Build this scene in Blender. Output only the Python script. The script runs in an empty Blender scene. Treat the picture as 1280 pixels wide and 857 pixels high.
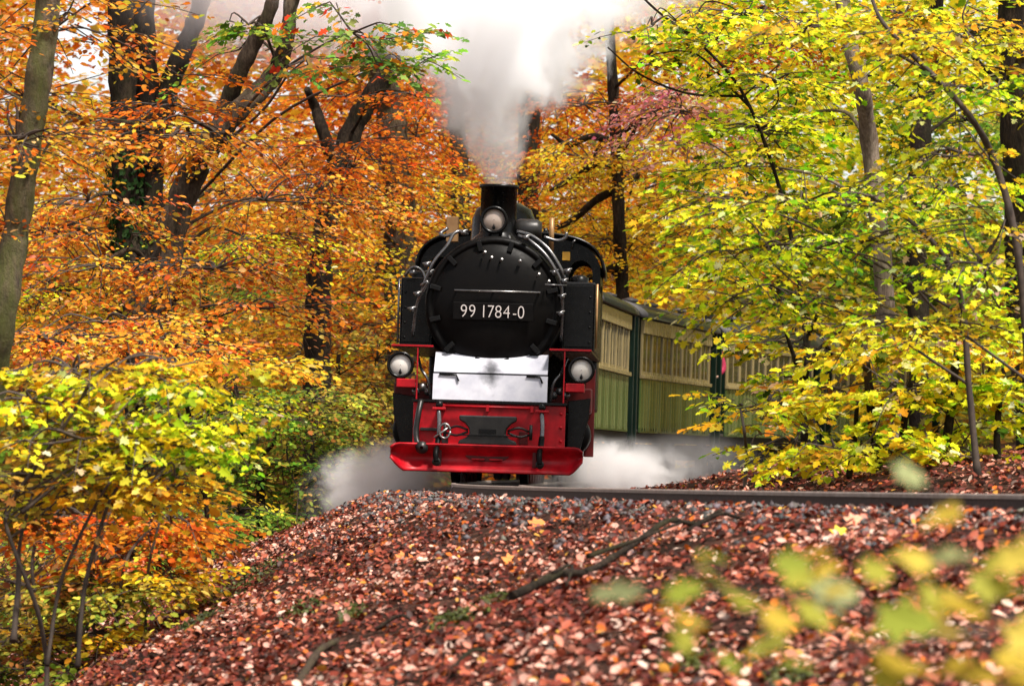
import bpy, bmesh, math, random
import numpy as np
from mathutils import Vector, Matrix

random.seed(7)
rng = np.random.default_rng(11)
R = math.radians
scene = bpy.context.scene
col = scene.collection

# ------------------------------------------------------------------ camera
FPX, HOR, CAMZ = 6420.0, 583.0, 0.20          # focal length in photo pixels, horizon row, camera height over the rail
cam_d = bpy.data.cameras.new('camera')
cam_d.sensor_width = 36.0
cam_d.lens = FPX / 1280.0 * 36.0
cam_d.clip_start, cam_d.clip_end = 0.5, 3000.0
cam_d.dof.use_dof = True
cam_d.dof.focus_distance = 60.5
cam_d.dof.aperture_fstop = 4.4
cam = bpy.data.objects.new('camera', cam_d)
col.objects.link(cam)
cam.location = (0, 0, CAMZ)
cam.rotation_euler = (R(90) + math.atan((HOR - 428.5) / FPX), 0, 0)
scene.camera = cam

# ------------------------------------------------------------------ sky, sun, exposure
SUN = Vector((0.38, -0.40, 1.0)).normalized()
w = bpy.data.worlds.new('World')
scene.world = w
w.use_nodes = True
nt = w.node_tree
nt.nodes.clear()
sky = nt.nodes.new('ShaderNodeTexSky')
sky.sky_type = 'NISHITA'
sky.sun_disc = False
sky.sun_elevation = math.asin(SUN.z)
sky.sun_rotation = math.atan2(SUN.x, SUN.y)
sky.dust_density = 1.0
hsv = nt.nodes.new('ShaderNodeHueSaturation')
hsv.inputs['Saturation'].default_value = 0.22      # overcast: pale, nearly white sky
hsv.inputs['Value'].default_value = 1.0
bg = nt.nodes.new('ShaderNodeBackground')
bg.inputs['Strength'].default_value = 0.10
wo = nt.nodes.new('ShaderNodeOutputWorld')
nt.links.new(sky.outputs[0], hsv.inputs['Color'])
nt.links.new(hsv.outputs[0], bg.inputs['Color'])
nt.links.new(bg.outputs[0], wo.inputs['Surface'])
sun_d = bpy.data.lights.new('sun', 'SUN')
sun_d.energy = 3.6
sun_d.angle = R(9)
sun_d.color = (1.0, 0.94, 0.86)
sun = bpy.data.objects.new('sun', sun_d)
col.objects.link(sun)
sun.rotation_euler = SUN.to_track_quat('Z', 'Y').to_euler()
vs = scene.view_settings
vs.view_transform = 'Standard'
vs.look = 'None'
vs.exposure = 1.0
vs.gamma = 1.0
vs.use_curve_mapping = False
cy = scene.cycles
cy.max_bounces = 12
cy.diffuse_bounces = 3
cy.glossy_bounces = 3
cy.transmission_bounces = 4
cy.volume_bounces = 12
cy.transparent_max_bounces = 8
cy.use_denoising = True
cy.volume_step_rate = 1.0
cy.sample_clamp_indirect = 6.0

# ------------------------------------------------------------------ helpers
def at(px, py, d):
    return Vector(((px - 640.0) / FPX * d, d, CAMZ + (HOR - py) / FPX * d))

def tag(o, label=None, cat=None, group=None, kind=None):
    if label: o['label'] = label
    if cat: o['category'] = cat
    if group: o['group'] = group
    if kind: o['kind'] = kind
    return o

def empty(name, loc=(0, 0, 0), rot=None, parent=None):
    o = bpy.data.objects.new(name, None)
    o.empty_display_size = 0.3
    col.objects.link(o)
    o.location = loc
    if rot is not None: o.rotation_euler = rot
    if parent is not None: o.parent = parent
    return o

def link(name, me, mat=None, parent=None, loc=None, smooth=False):
    if mat is not None and not me.materials: me.materials.append(mat)
    o = bpy.data.objects.new(name, me)
    col.objects.link(o)
    if parent is not None: o.parent = parent
    if loc is not None: o.location = loc
    return o

class MB:
    def __init__(self):
        self.v, self.f, self.s = [], [], []
    def add(self, verts, faces, smooth=False):
        b = len(self.v)
        self.v += [tuple(p) for p in verts]
        self.f += [tuple(i + b for i in f) for f in faces]
        self.s += [smooth] * len(faces)
        return self
    def box(self, x0, x1, y0, y1, z0, z1):
        v = [(x, y, z) for z in (z0, z1) for y in (y0, y1) for x in (x0, x1)]
        f = [(0, 2, 3, 1), (4, 5, 7, 6), (0, 1, 5, 4), (2, 6, 7, 3), (0, 4, 6, 2), (1, 3, 7, 5)]
        return self.add(v, f)
    def tube(self, pts, rad, n=8, cap=True, smooth=True):
        pts = [Vector(p) for p in pts]
        if not hasattr(rad, '__len__'): rad = [rad] * len(pts)
        vs_, fs = [], []
        prev = None
        for i, p in enumerate(pts):
            a = pts[max(i - 1, 0)]; b = pts[min(i + 1, len(pts) - 1)]
            t = (b - a).normalized()
            if prev is None:
                u = t.orthogonal().normalized()
            else:
                u = (prev - t * prev.dot(t))
                u = u.normalized() if u.length > 1e-6 else t.orthogonal().normalized()
            prev = u
            v = t.cross(u)
            for k in range(n):
                an = 2 * math.pi * k / n
                vs_.append(p + (u * math.cos(an) + v * math.sin(an)) * rad[i])
        for i in range(len(pts) - 1):
            for k in range(n):
                a = i * n + k; b = i * n + (k + 1) % n
                fs.append((a, b, b + n, a + n))
        self.add(vs_, fs, smooth)
        if cap:
            m = len(pts) - 1
            b0 = len(self.v) - len(vs_)
            self.f.append(tuple(b0 + k for k in range(n))[::-1]); self.s.append(False)
            self.f.append(tuple(b0 + m * n + k for k in range(n))); self.s.append(False)
        return self
    def lathe(self, prof, c=(0, 0, 0), axis='y', n=32, smooth=True, cap0=False, cap1=False):
        # prof: list of (radius, along)
        vs_, fs = [], []
        for r, a in prof:
            for k in range(n):
                an = 2 * math.pi * k / n
                p, q = r * math.cos(an), r * math.sin(an)
                if axis == 'y': vs_.append((c[0] + p, c[1] + a, c[2] + q))
                elif axis == 'z': vs_.append((c[0] + p, c[1] + q, c[2] + a))
                else: vs_.append((c[0] + a, c[1] + p, c[2] + q))
        for i in range(len(prof) - 1):
            for k in range(n):
                a = i * n + k; b = i * n + (k + 1) % n
                fs.append((a, b, b + n, a + n))
        self.add(vs_, fs, smooth)
        b0 = len(self.v) - len(vs_)
        if cap0: self.f.append(tuple(b0 + k for k in range(n))); self.s.append(False)
        if cap1: self.f.append(tuple(b0 + (len(prof) - 1) * n + k for k in range(n))[::-1]); self.s.append(False)
        return self
    def prism(self, poly, y0, y1):      # polygon in x,z extruded along y
        n = len(poly)
        v = [(x, y0, z) for x, z in poly] + [(x, y1, z) for x, z in poly]
        f = [tuple(range(n)), tuple(range(2 * n - 1, n - 1, -1))]
        f += [(i, i + n, (i + 1) % n + n, (i + 1) % n) for i in range(n)]
        return self.add(v, f)
    def mesh(self, name):
        me = bpy.data.meshes.new(name)
        me.from_pydata(self.v, [], self.f)
        me.polygons.foreach_set('use_smooth', self.s)
        me.update()
        return me
    def build(self, name, mat, parent=None, bevel=0.0, loc=None):
        o = link(name, self.mesh(name), mat, parent, loc)
        if bevel:
            m = o.modifiers.new('bevel', 'BEVEL'); m.width = bevel; m.segments = 2; m.limit_method = 'ANGLE'
        return o

def smoothpath(pts, n=6):
    P = [Vector(p) for p in pts]
    P = [P[0] * 2 - P[1]] + P + [P[-1] * 2 - P[-2]]
    out = []
    for i in range(1, len(P) - 2):
        for k in range(n):
            t = k / n
            a, b, c, d = P[i - 1], P[i], P[i + 1], P[i + 2]
            out.append(0.5 * ((2 * b) + (c - a) * t + (2 * a - 5 * b + 4 * c - d) * t * t + (3 * b - a - 3 * c + d) * t ** 3))
    out.append(P[-2])
    return out

# ------------------------------------------------------------------ materials
def mat_new(name):
    m = bpy.data.materials.new(name)
    m.use_nodes = True
    t = m.node_tree
    b = t.nodes['Principled BSDF']
    return m, t, b

def ramp(t, stops):
    r = t.nodes.new('ShaderNodeValToRGB')
    e = r.color_ramp.elements
    while len(e) < len(stops): e.new(0.5)
    for i, (p, c) in enumerate(stops):
        e[i].position = p; e[i].color = (*c, 1)
    return r

def noise(t, scale, detail=4, rough=0.55, coord='Object', stretch=None):
    tc = t.nodes.new('ShaderNodeTexCoord')
    n = t.nodes.new('ShaderNodeTexNoise')
    n.inputs['Scale'].default_value = scale
    n.inputs['Detail'].default_value = detail
    n.inputs['Roughness'].default_value = rough
    if stretch:
        mp = t.nodes.new('ShaderNodeMapping'); mp.inputs['Scale'].default_value = stretch
        t.links.new(tc.outputs[coord], mp.inputs[0]); t.links.new(mp.outputs[0], n.inputs['Vector'])
    else:
        t.links.new(tc.outputs[coord], n.inputs['Vector'])
    return n

def paint(name, c0, c1, rough=0.35, metal=0.0, scale=6.0, bump=0.0, spec=0.5, rvar=0.15, stretch=None):
    m, t, b = mat_new(name)
    n = noise(t, scale, 5, 0.6, stretch=stretch)
    r = ramp(t, [(0.3, c0), (0.72, c1)])
    t.links.new(n.outputs['Fac'], r.inputs[0]); t.links.new(r.outputs[0], b.inputs['Base Color'])
    mr = t.nodes.new('ShaderNodeMapRange')
    mr.inputs[3].default_value = max(0.05, rough - rvar); mr.inputs[4].default_value = rough + rvar
    n2 = noise(t, scale * 2.7, 3)
    t.links.new(n2.outputs['Fac'], mr.inputs[0]); t.links.new(mr.outputs[0], b.inputs['Roughness'])
    b.inputs['Metallic'].default_value = metal
    b.inputs['Specular IOR Level'].default_value = spec
    if bump:
        bp = t.nodes.new('ShaderNodeBump'); bp.inputs['Strength'].default_value = bump; bp.inputs['Distance'].default_value = 0.02
        t.links.new(n.outputs['Fac'], bp.inputs['Height']); t.links.new(bp.outputs[0], b.inputs['Normal'])
    return m

M = {}
M['black'] = paint('black_paint', (0.002, 0.002, 0.0022), (0.005, 0.0042, 0.004), 0.28, 0, 5, 0.05, 0.20)
M['black_matt'] = paint('black_smokebox', (0.003, 0.0025, 0.0025), (0.005, 0.004, 0.0036), 0.45, 0, 7, 0.05, 0.09)
M['iron'] = paint('dark_iron', (0.012, 0.011, 0.0105), (0.03, 0.027, 0.025), 0.4, 0.4, 9, 0.1)
M['steel'] = paint('worn_steel', (0.16, 0.155, 0.155), (0.36, 0.34, 0.33), 0.36, 0.9, 9)
M['pipe'] = paint('pipe_metal', (0.10, 0.10, 0.105), (0.2, 0.19, 0.19), 0.28, 0.8, 9)
M['red'] = paint('red_paint', (0.20, 0.002, 0.005), (0.58, 0.005, 0.014), 0.42, 0, 5, 0.08, 0.28, 0.2)
M['red_dark'] = paint('red_grimy', (0.04, 0.003, 0.003), (0.13, 0.006, 0.006), 0.5, 0, 5, 0.04, 0.3)
M['cream_letter'] = paint('lettering_white', (0.60, 0.52, 0.49), (0.72, 0.65, 0.62), 0.5)
M['lens'] = paint('lamp_glass', (0.30, 0.23, 0.19), (0.44, 0.35, 0.30), 0.08, 0, 3, 0, 0.6, 0.03)
M['lens_white'] = paint('lamp_glass_white', (0.62, 0.57, 0.52), (0.78, 0.73, 0.68), 0.08, 0, 3, 0, 0.6, 0.03)
M['brass'] = paint('brown_brass', (0.30, 0.15, 0.06), (0.42, 0.24, 0.10), 0.4, 0.3, 10)
M['yellow'] = paint('yellow_plate', (0.85, 0.40, 0.03), (0.90, 0.5, 0.06), 0.4)
M['rail'] = paint('rusty_rail', (0.022, 0.012, 0.009), (0.07, 0.035, 0.026), 0.7, 0.1, 30, 0.3)
M['rail_head'] = paint('polished_rail_head', (0.20, 0.15, 0.125), (0.38, 0.31, 0.27), 0.5, 0.15, 14, 0.1)
M['sleeper'] = paint('sleeper_wood', (0.03, 0.022, 0.017), (0.08, 0.06, 0.045), 0.85, 0, 14, 0.4)
for _k, (_a, _b) in enumerate((((.07, .11, .03), (.16, .20, .06)), ((.04, .07, .02), (.10, .14, .045)), ((.11, .14, .045), (.22, .24, .09)))):
    M['green%d' % _k] = paint('wagon_green', _a, _b, 0.16, 0, 3, 0.02, 0.8, 0.06, stretch=(1, 1, 0.2))
M['green_dark'] = paint('wagon_dark_green', (0.003, 0.011, 0.007), (0.008, 0.022, 0.013), 0.35, 0, 5, 0, 0.3)
M['cream'] = paint('wagon_cream', (0.22, 0.17, 0.08), (0.40, 0.31, 0.15), 0.22, 0, 4, 0, 0.5, 0.1, stretch=(1, 1, 0.3))
M['roof'] = paint('wagon_roof', (0.045, 0.042, 0.045), (0.10, 0.092, 0.092), 0.55, 0, 6, 0.1)
M['bark_dark'] = paint('bark_dark', (0.012, 0.008, 0.006), (0.05, 0.032, 0.021), 0.85, 0, 9, 0.9, 0.2, stretch=(1, 1, 0.3))
M['bark_brown'] = paint('bark_brown', (0.06, 0.038, 0.025), (0.16, 0.11, 0.075), 0.85, 0, 8, 0.9, 0.2, stretch=(1, 1, 0.35))
M['bark_pale'] = paint('bark_pale', (0.15, 0.115, 0.085), (0.34, 0.27, 0.2), 0.8, 0, 8, 0.6, 0.2, stretch=(1, 1, 0.8))
M['twig'] = paint('twig_bark', (0.03, 0.02, 0.014), (0.08, 0.052, 0.036), 0.8, 0, 12)
M['coat'] = paint('pink_jacket', (0.30, 0.006, 0.04), (0.45, 0.015, 0.07), 0.7)
M['trousers'] = paint('dark_trousers', (0.02, 0.02, 0.03), (0.04, 0.04, 0.05), 0.8)
M['skin'] = paint('skin', (0.62, 0.38, 0.28), (0.7, 0.45, 0.34), 0.5)
M['hair'] = paint('brown_hair', (0.05, 0.03, 0.02), (0.1, 0.06, 0.035), 0.6)

def bark(name, c0, c1, c2, bump=1.0, lichen=None):
    m, t, b = mat_new(name)
    n = noise(t, 7, 7, 0.7, stretch=(1, 1, 0.22)); n2 = noise(t, 34, 5, 0.7, stretch=(1, 1, 0.3)); n3 = noise(t, 2.0, 4, 0.6)
    ad = t.nodes.new('ShaderNodeMath'); ad.operation = 'MULTIPLY_ADD'; ad.inputs[1].default_value = 0.55
    hf = t.nodes.new('ShaderNodeMath'); hf.operation = 'MULTIPLY'; hf.inputs[1].default_value = 0.45
    t.links.new(n2.outputs['Fac'], hf.inputs[0]); t.links.new(n.outputs['Fac'], ad.inputs[0]); t.links.new(hf.outputs[0], ad.inputs[2])
    r = ramp(t, [(0.34, c0), (0.5, c1), (0.66, c2)])
    t.links.new(ad.outputs[0], r.inputs[0])
    out = r.outputs[0]
    if lichen:
        r2 = ramp(t, [(0.5, (0, 0, 0)), (0.64, (1, 1, 1))]); t.links.new(n3.outputs['Fac'], r2.inputs[0])
        mx = t.nodes.new('ShaderNodeMixRGB'); mx.inputs[2].default_value = (*lichen, 1)
        mm = t.nodes.new('ShaderNodeMath'); mm.operation = 'MULTIPLY'; t.links.new(r2.outputs[0], mm.inputs[0]); t.links.new(n2.outputs['Fac'], mm.inputs[1])
        t.links.new(mm.outputs[0], mx.inputs[0]); t.links.new(out, mx.inputs[1]); out = mx.outputs[0]
    t.links.new(out, b.inputs['Base Color'])
    b.inputs['Roughness'].default_value = 0.88; b.inputs['Specular IOR Level'].default_value = 0.15
    bp = t.nodes.new('ShaderNodeBump'); bp.inputs['Strength'].default_value = bump; bp.inputs['Distance'].default_value = 0.06
    t.links.new(ad.outputs[0], bp.inputs['Height']); t.links.new(bp.outputs[0], b.inputs['Normal'])
    return m
M['bark_dark'] = bark('bark_dark', (.006, .004, .003), (.022, .015, .010), (.075, .05, .032), 1.0, (.035, .035, .012))
M['bark_brown'] = bark('bark_brown', (.016, .010, .007), (.06, .040, .026), (.15, .105, .07), 1.0, (.07, .065, .025))
M['bark_pale'] = bark('bark_pale', (.05, .035, .025), (.17, .125, .09), (.34, .27, .2), .8, (.08, .08, .03))

def bark_moss():
    m, t, b = mat_new('bark_smooth_mossy')
    n = noise(t, 11, 8, 0.72, stretch=(1, 1, 0.6)); n2 = noise(t, 2.2, 4, 0.65, stretch=(1, 1, 0.3))
    r1 = ramp(t, [(0.36, (0.025, 0.017, 0.010)), (0.64, (0.19, 0.135, 0.085))])
    r2 = ramp(t, [(0.44, (0, 0, 0)), (0.6, (1, 1, 1))])
    mx = t.nodes.new('ShaderNodeMixRGB'); mx.inputs[2].default_value = (0.10, 0.105, 0.02, 1)
    t.links.new(n.outputs['Fac'], r1.inputs[0]); t.links.new(n2.outputs['Fac'], r2.inputs[0])
    t.links.new(r2.outputs[0], mx.inputs[0]); t.links.new(r1.outputs[0], mx.inputs[1]); t.links.new(mx.outputs[0], b.inputs['Base Color'])
    b.inputs['Roughness'].default_value = 0.85
    bp = t.nodes.new('ShaderNodeBump'); bp.inputs['Strength'].default_value = 0.9; bp.inputs['Distance'].default_value = 0.05
    t.links.new(n.outputs['Fac'], bp.inputs['Height']); t.links.new(bp.outputs[0], b.inputs['Normal'])
    return m
M['bark_moss'] = bark_moss()

def apron_mat():
    m, t, b = mat_new('whitewashed_sheet')
    n = noise(t, 3.2, 6, 0.6); n2 = noise(t, 2.1, 4, 0.6, stretch=(1.0, 1, 2.2))
    r = ramp(t, [(0.30, (0.40, 0.40, 0.47)), (0.65, (0.62, 0.61, 0.66))])
    r2 = ramp(t, [(0.22, (1, 1, 1)), (0.30, (0, 0, 0))])
    mx = t.nodes.new('ShaderNodeMixRGB'); mx.inputs[2].default_value = (0.03, 0.03, 0.035, 1)
    t.links.new(n.outputs['Fac'], r.inputs[0]); t.links.new(n2.outputs['Fac'], r2.inputs[0])
    # soot that has run down from the smokebox door: a ragged patch of its own under the middle
    tc = t.nodes.new('ShaderNodeTexCoord'); mp = t.nodes.new('ShaderNodeMapping')
    mp.inputs['Location'].default_value = (0.0, 0, -2.6); mp.inputs['Scale'].default_value = (4.2, 0, 2.0)
    t.links.new(tc.outputs['Object'], mp.inputs[0])
    ln = t.nodes.new('ShaderNodeVectorMath'); ln.operation = 'LENGTH'; t.links.new(mp.outputs[0], ln.inputs[0])
    ad = t.nodes.new('ShaderNodeMath'); ad.operation = 'MULTIPLY_ADD'; ad.inputs[1].default_value = 1.6
    t.links.new(n.outputs['Fac'], ad.inputs[0]); t.links.new(ln.outputs['Value'], ad.inputs[2])
    r3 = ramp(t, [(0.50, (.9, .9, .9)), (0.84, (0, 0, 0))])
    dv = t.nodes.new('ShaderNodeMath'); dv.operation = 'MULTIPLY'; dv.inputs[1].default_value = 0.62
    t.links.new(ad.outputs[0], dv.inputs[0]); t.links.new(dv.outputs[0], r3.inputs[0])
    mxx = t.nodes.new('ShaderNodeMath'); mxx.operation = 'MAXIMUM'
    t.links.new(r2.outputs[0], mxx.inputs[0]); t.links.new(r3.outputs[0], mxx.inputs[1])
    t.links.new(mxx.outputs[0], mx.inputs[0]); t.links.new(r.outputs[0], mx.inputs[1]); t.links.new(mx.outputs[0], b.inputs['Base Color'])
    b.inputs['Roughness'].default_value = 0.55
    return m
M['apron'] = apron_mat()

def glass_mat():
    m, t, b = mat_new('window_glass')
    b.inputs['Base Color'].default_value = (0.02, 0.025, 0.025, 1)
    b.inputs['Roughness'].default_value = 0.06
    n = noise(t, 3, 2)
    bp = t.nodes.new('ShaderNodeBump'); bp.inputs['Strength'].default_value = 0.05
    t.links.new(n.outputs['Fac'], bp.inputs['Height']); t.links.new(bp.outputs[0], b.inputs['Normal'])
    return m
M['glass'] = glass_mat()

def leaf_mat(name, trans=0.45, rough=0.55, spec=0.07):
    m, t, b = mat_new(name)
    a = t.nodes.new('ShaderNodeAttribute'); a.attribute_name = 'tint'
    n = noise(t, 30, 2)
    mr = t.nodes.new('ShaderNodeMapRange'); mr.inputs[3].default_value = 0.75; mr.inputs[4].default_value = 1.2
    t.links.new(n.outputs['Fac'], mr.inputs[0])
    mx = t.nodes.new('ShaderNodeVectorMath'); mx.operation = 'SCALE'
    t.links.new(a.outputs['Color'], mx.inputs[0]); t.links.new(mr.outputs[0], mx.inputs['Scale'])
    t.links.new(mx.outputs[0], b.inputs['Base Color'])
    b.inputs['Roughness'].default_value = rough
    b.inputs['Specular IOR Level'].default_value = spec
    if trans > 0:
        tr = t.nodes.new('ShaderNodeBsdfTranslucent')
        t.links.new(mx.outputs[0], tr.inputs['Color'])
        ms = t.nodes.new('ShaderNodeMixShader'); ms.inputs[0].default_value = trans
        o = t.nodes['Material Output']
        t.links.new(b.outputs[0], ms.inputs[1]); t.links.new(tr.outputs[0], ms.inputs[2]); t.links.new(ms.outputs[0], o.inputs['Surface'])
    return m
M['leaf'] = leaf_mat('tree_leaf')
M['litter'] = leaf_mat('fallen_leaf', 0.08, 0.55, 0.25)
M['stone'] = leaf_mat('ballast_stone', 0.0, 0.6, 0.4)

def ground_mat():
    m, t, b = mat_new('leafy_soil')
    n = noise(t, 0.9, 5, 0.6)
    tc = t.nodes.new('ShaderNodeTexCoord')
    vo = t.nodes.new('ShaderNodeTexVoronoi'); vo.inputs['Scale'].default_value = 16
    t.links.new(tc.outputs['Object'], vo.inputs['Vector'])
    sp = t.nodes.new('ShaderNodeSeparateColor'); t.links.new(vo.outputs['Color'], sp.inputs[0])
    r = ramp(t, [(0.0, (0.012, 0.007, 0.005)), (0.5, (0.035, 0.016, 0.011)), (0.8, (0.08, 0.032, 0.022)), (1.0, (0.16, 0.07, 0.045))])
    t.links.new(sp.outputs[0], r.inputs[0])
    r2 = ramp(t, [(0.42, (0, 0, 0)), (0.66, (1, 1, 1))])
    t.links.new(n.outputs['Fac'], r2.inputs[0])
    mx = t.nodes.new('ShaderNodeMixRGB'); mx.inputs[2].default_value = (0.020, 0.011, 0.007, 1)
    t.links.new(r2.outputs[0], mx.inputs[0]); t.links.new(r.outputs[0], mx.inputs[1]); t.links.new(mx.outputs[0], b.inputs['Base Color'])
    b.inputs['Roughness'].default_value = 0.95; b.inputs['Specular IOR Level'].default_value = 0.05
    bp = t.nodes.new('ShaderNodeBump'); bp.inputs['Strength'].default_value = 0.6; bp.inputs['Distance'].default_value = 0.03
    t.links.new(sp.outputs[1], bp.inputs['Height']); t.links.new(bp.outputs[0], b.inputs['Normal'])
    return m
M['ground'] = ground_mat()

# ------------------------------------------------------------------ the line of the track
X0, Y0 = -0.29, 60.0
RB, RF = 150.0, 75.0        # radius behind the locomotive and in front of it
CANT = R(1.7)
def track(s):
    if s >= 0:
        a = s / RB
        return Vector((X0 + RB * (1 - math.cos(a)), Y0 + RB * math.sin(a), 0)), a
    a = s / RF
    return Vector((X0 + RF * (1 - math.cos(a)), Y0 + RF * math.sin(a), 0)), a   # heading: x = sin a, y = cos a

def track_us(x, y):
    x = np.asarray(x, float); y = np.asarray(y, float)
    back = y >= Y0
    Rr = np.where(back, RB, RF)
    dx, dy = (X0 + Rr) - x, y - Y0
    u = np.hypot(dx, dy) - Rr
    s = Rr * np.arctan2(dy, np.maximum(dx, 1e-3))
    return u, s

def wob(x, y):
    return (np.sin(x * 1.7 + 0.4 * y) * np.cos(y * 1.3 - 0.5 * x) * 0.5 + np.sin(x * 4.1 - y * 2.3) * 0.22
            + np.sin(y * 5.3 + x * 3.1) * 0.16 + np.sin(x * 0.6 + 1.2) * np.sin(y * 0.45) * 0.6)

def ground_z(x, y):
    u, s = track_us(x, y)
    x = np.asarray(x, float); y = np.asarray(y, float)
    wd = np.interp(s, [-60, -36, -31, -25, -15, 0, 20, 60], [3.4, 3.2, 2.75, 2.1, 1.4, 1.0, 1.1, 1.6])
    tt = np.maximum(u - 1.2, 0) / wd
    q = np.interp(tt, [0, 0.25, 0.65, 1.57, 2.57, 3.3, 4.5], [0, 0.06, 0.26, 0.70, 1.35, 2.1, 3.2])
    floor = -2.5 + np.clip((y - 60) / 30, 0, 1) * 1.3 - 0.25 * np.clip((30 - y) / 20, 0, 1) + np.clip((-x - 9) / 12, 0, 1.5) * 0.8
    zo = np.maximum(-0.13 - q, floor)
    k = 0.25
    zo = -0.13 - q
    zo = np.where(zo > floor, zo + 0, floor)
    ui = -u
    zi = np.interp(ui, [0, 0.95, 1.3, 2.2, 3.6, 8, 25, 80], [-0.13, -0.13, -0.16, -0.05, 0.20, 0.38, 1.2, 2.0])
    z = np.where(u > 0, zo, zi) + 0.015 * np.exp(-((np.abs(u) - 0.85) / 0.30) ** 2)
    amp = np.clip((np.abs(u) - 1.1) / 1.5, 0, 1) * 0.06
    z = z + wob(x, y) * amp
    z = z + np.clip((y - 85) / 60, 0, 1) * 1.5 + 15 * np.clip((y - 140) / 110, 0, 1) ** 1.2
    return z

def gz(x, y): return float(ground_z(np.array([x]), np.array([y]))[0])

def build_ground():
    xs = np.unique(np.concatenate([np.linspace(-900, -60, 12), np.linspace(-60, -9, 40), np.arange(-9, 12, 0.16), np.linspace(12, 60, 40), np.linspace(60, 900, 12)]))
    ys = np.unique(np.concatenate([np.linspace(-300, 0, 8), np.linspace(0, 18, 20), np.arange(18, 76, 0.3), np.linspace(76, 200, 60), np.linspace(200, 1500, 12)]))
    X, Y = np.meshgrid(xs, ys)
    Z = ground_z(X.ravel(), Y.ravel())
    v = np.stack([X.ravel(), Y.ravel(), Z], 1)
    nx, ny = len(xs), len(ys)
    i, j = np.meshgrid(np.arange(nx - 1), np.arange(ny - 1))
    a = (j * nx + i).ravel()
    f = np.stack([a, a + 1, a + 1 + nx, a + nx], 1)
    me = bpy.data.meshes.new('ground')
    me.vertices.add(len(v)); me.vertices.foreach_set('co', v.ravel())
    me.loops.add(f.size); me.loops.foreach_set('vertex_index', f.ravel().astype(np.int32))
    me.polygons.add(len(f)); me.polygons.foreach_set('loop_start', np.arange(0, f.size, 4, dtype=np.int32)); me.polygons.foreach_set('loop_total', np.full(len(f), 4, np.int32))
    me.polygons.foreach_set('use_smooth', np.ones(len(f), bool))
    me.update(calc_edges=True)
    tag(link('ground', me, M['ground']), 'leaf-covered woodland ground with the railway embankment', 'ground', kind='structure')
build_ground()

# ------------------------------------------------------------------ railway track
def build_track():
    root = tag(empty('railway_track', (X0, Y0, 0)), 'narrow gauge railway track curving past the camera', 'railway track', kind='structure')
    S = np.arange(-48, 56, 0.7)
    for side, u in ((1, -0.39), (-1, 0.39)):       # u>0 outer (photo left)
        pts_b, pts_h = MB(), MB()
        prof_b = [(-0.055, -0.128), (0.055, -0.128), (0.055, -0.118), (0.012, -0.105), (0.012, -0.035), (-0.012, -0.035), (-0.012, -0.105), (-0.055, -0.118)]
        prof_h = [(-0.028, -0.034), (0.028, -0.034), (0.029, -0.008), (0.022, 0.0), (-0.022, 0.0), (-0.029, -0.008)]
        for mb, prof in ((pts_b, prof_b), (pts_h, prof_h)):
            vs_, fs, n = [], [], len(prof)
            for s in S:
                c, a = track(s)
                lat = Vector((math.cos(a), -math.sin(a), 0))     # towards the inside (photo right)
                for du, dz in prof:
                    p = c + lat * (-u + du)
                    zz = dz - math.sin(CANT) * (-u) - 0.0
                    vs_.append((p.x - X0, p.y - Y0, zz))
            for i in range(len(S) - 1):
                for k in range(n):
                    a_ = i * n + k; b_ = i * n + (k + 1) % n
                    fs.append((a_, b_, b_ + n, a_ + n))
            mb.add(vs_, fs)
        r = pts_b.build('rail', M['rail'], root)
        pts_h.build('rail_head', M['rail_head'], r)
    sl = MB().box(-0.75, 0.75, -0.11, 0.11, -0.26, -0.131).mesh('sleeper')
    for s in np.arange(-46, 55, 0.65):
        c, a = track(float(s))
        o = link('sleeper', sl, M['sleeper'], root)
        o.location = (c.x - X0, c.y - Y0, 0); o.rotation_euler = (0, CANT, -a)
build_track()

# ------------------------------------------------------------------ leaf meshes
def leaf_template(kind):
    if kind == 'beech':
        v = [(0, 0, 0), (.28, .27, .06), (.68, .27, .05), (1, 0, -.03), (.68, -.27, .05), (.28, -.27, .06)]
        f = [(0, 3, 2, 1), (0, 5, 4, 3)]
    elif kind == 'maple':
        h = [(-.10, .34), (.20, .25), (.36, .60), (.50, .26), (.74, .30)]
        v = [(0, 0, 0), (1, 0, -.06)] + [(x, y, .05 + .02 * (i % 2)) for i, (x, y) in enumerate(h)] + [(x, -y, .05 + .02 * (i % 2)) for i, (x, y) in enumerate(h)]
        f = [(0, 1, 6, 5, 4, 3, 2), (0, 7, 8, 9, 10, 11, 1)]
    elif kind == 'litter':
        v = [(0, 0, 0), (.3, .30, .13), (.72, .27, .10), (1, 0, .06), (.70, -.28, .14), (.28, -.29, .05)]
        f = [(0, 3, 2, 1), (0, 5, 4, 3)]
    else:
        v = [(0, 0, 0), (.5, .36, .06), (1, 0, -.03), (.5, -.36, .06)]
        f = [(0, 2, 1), (0, 3, 2)]
    return np.array(v, float), f

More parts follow.
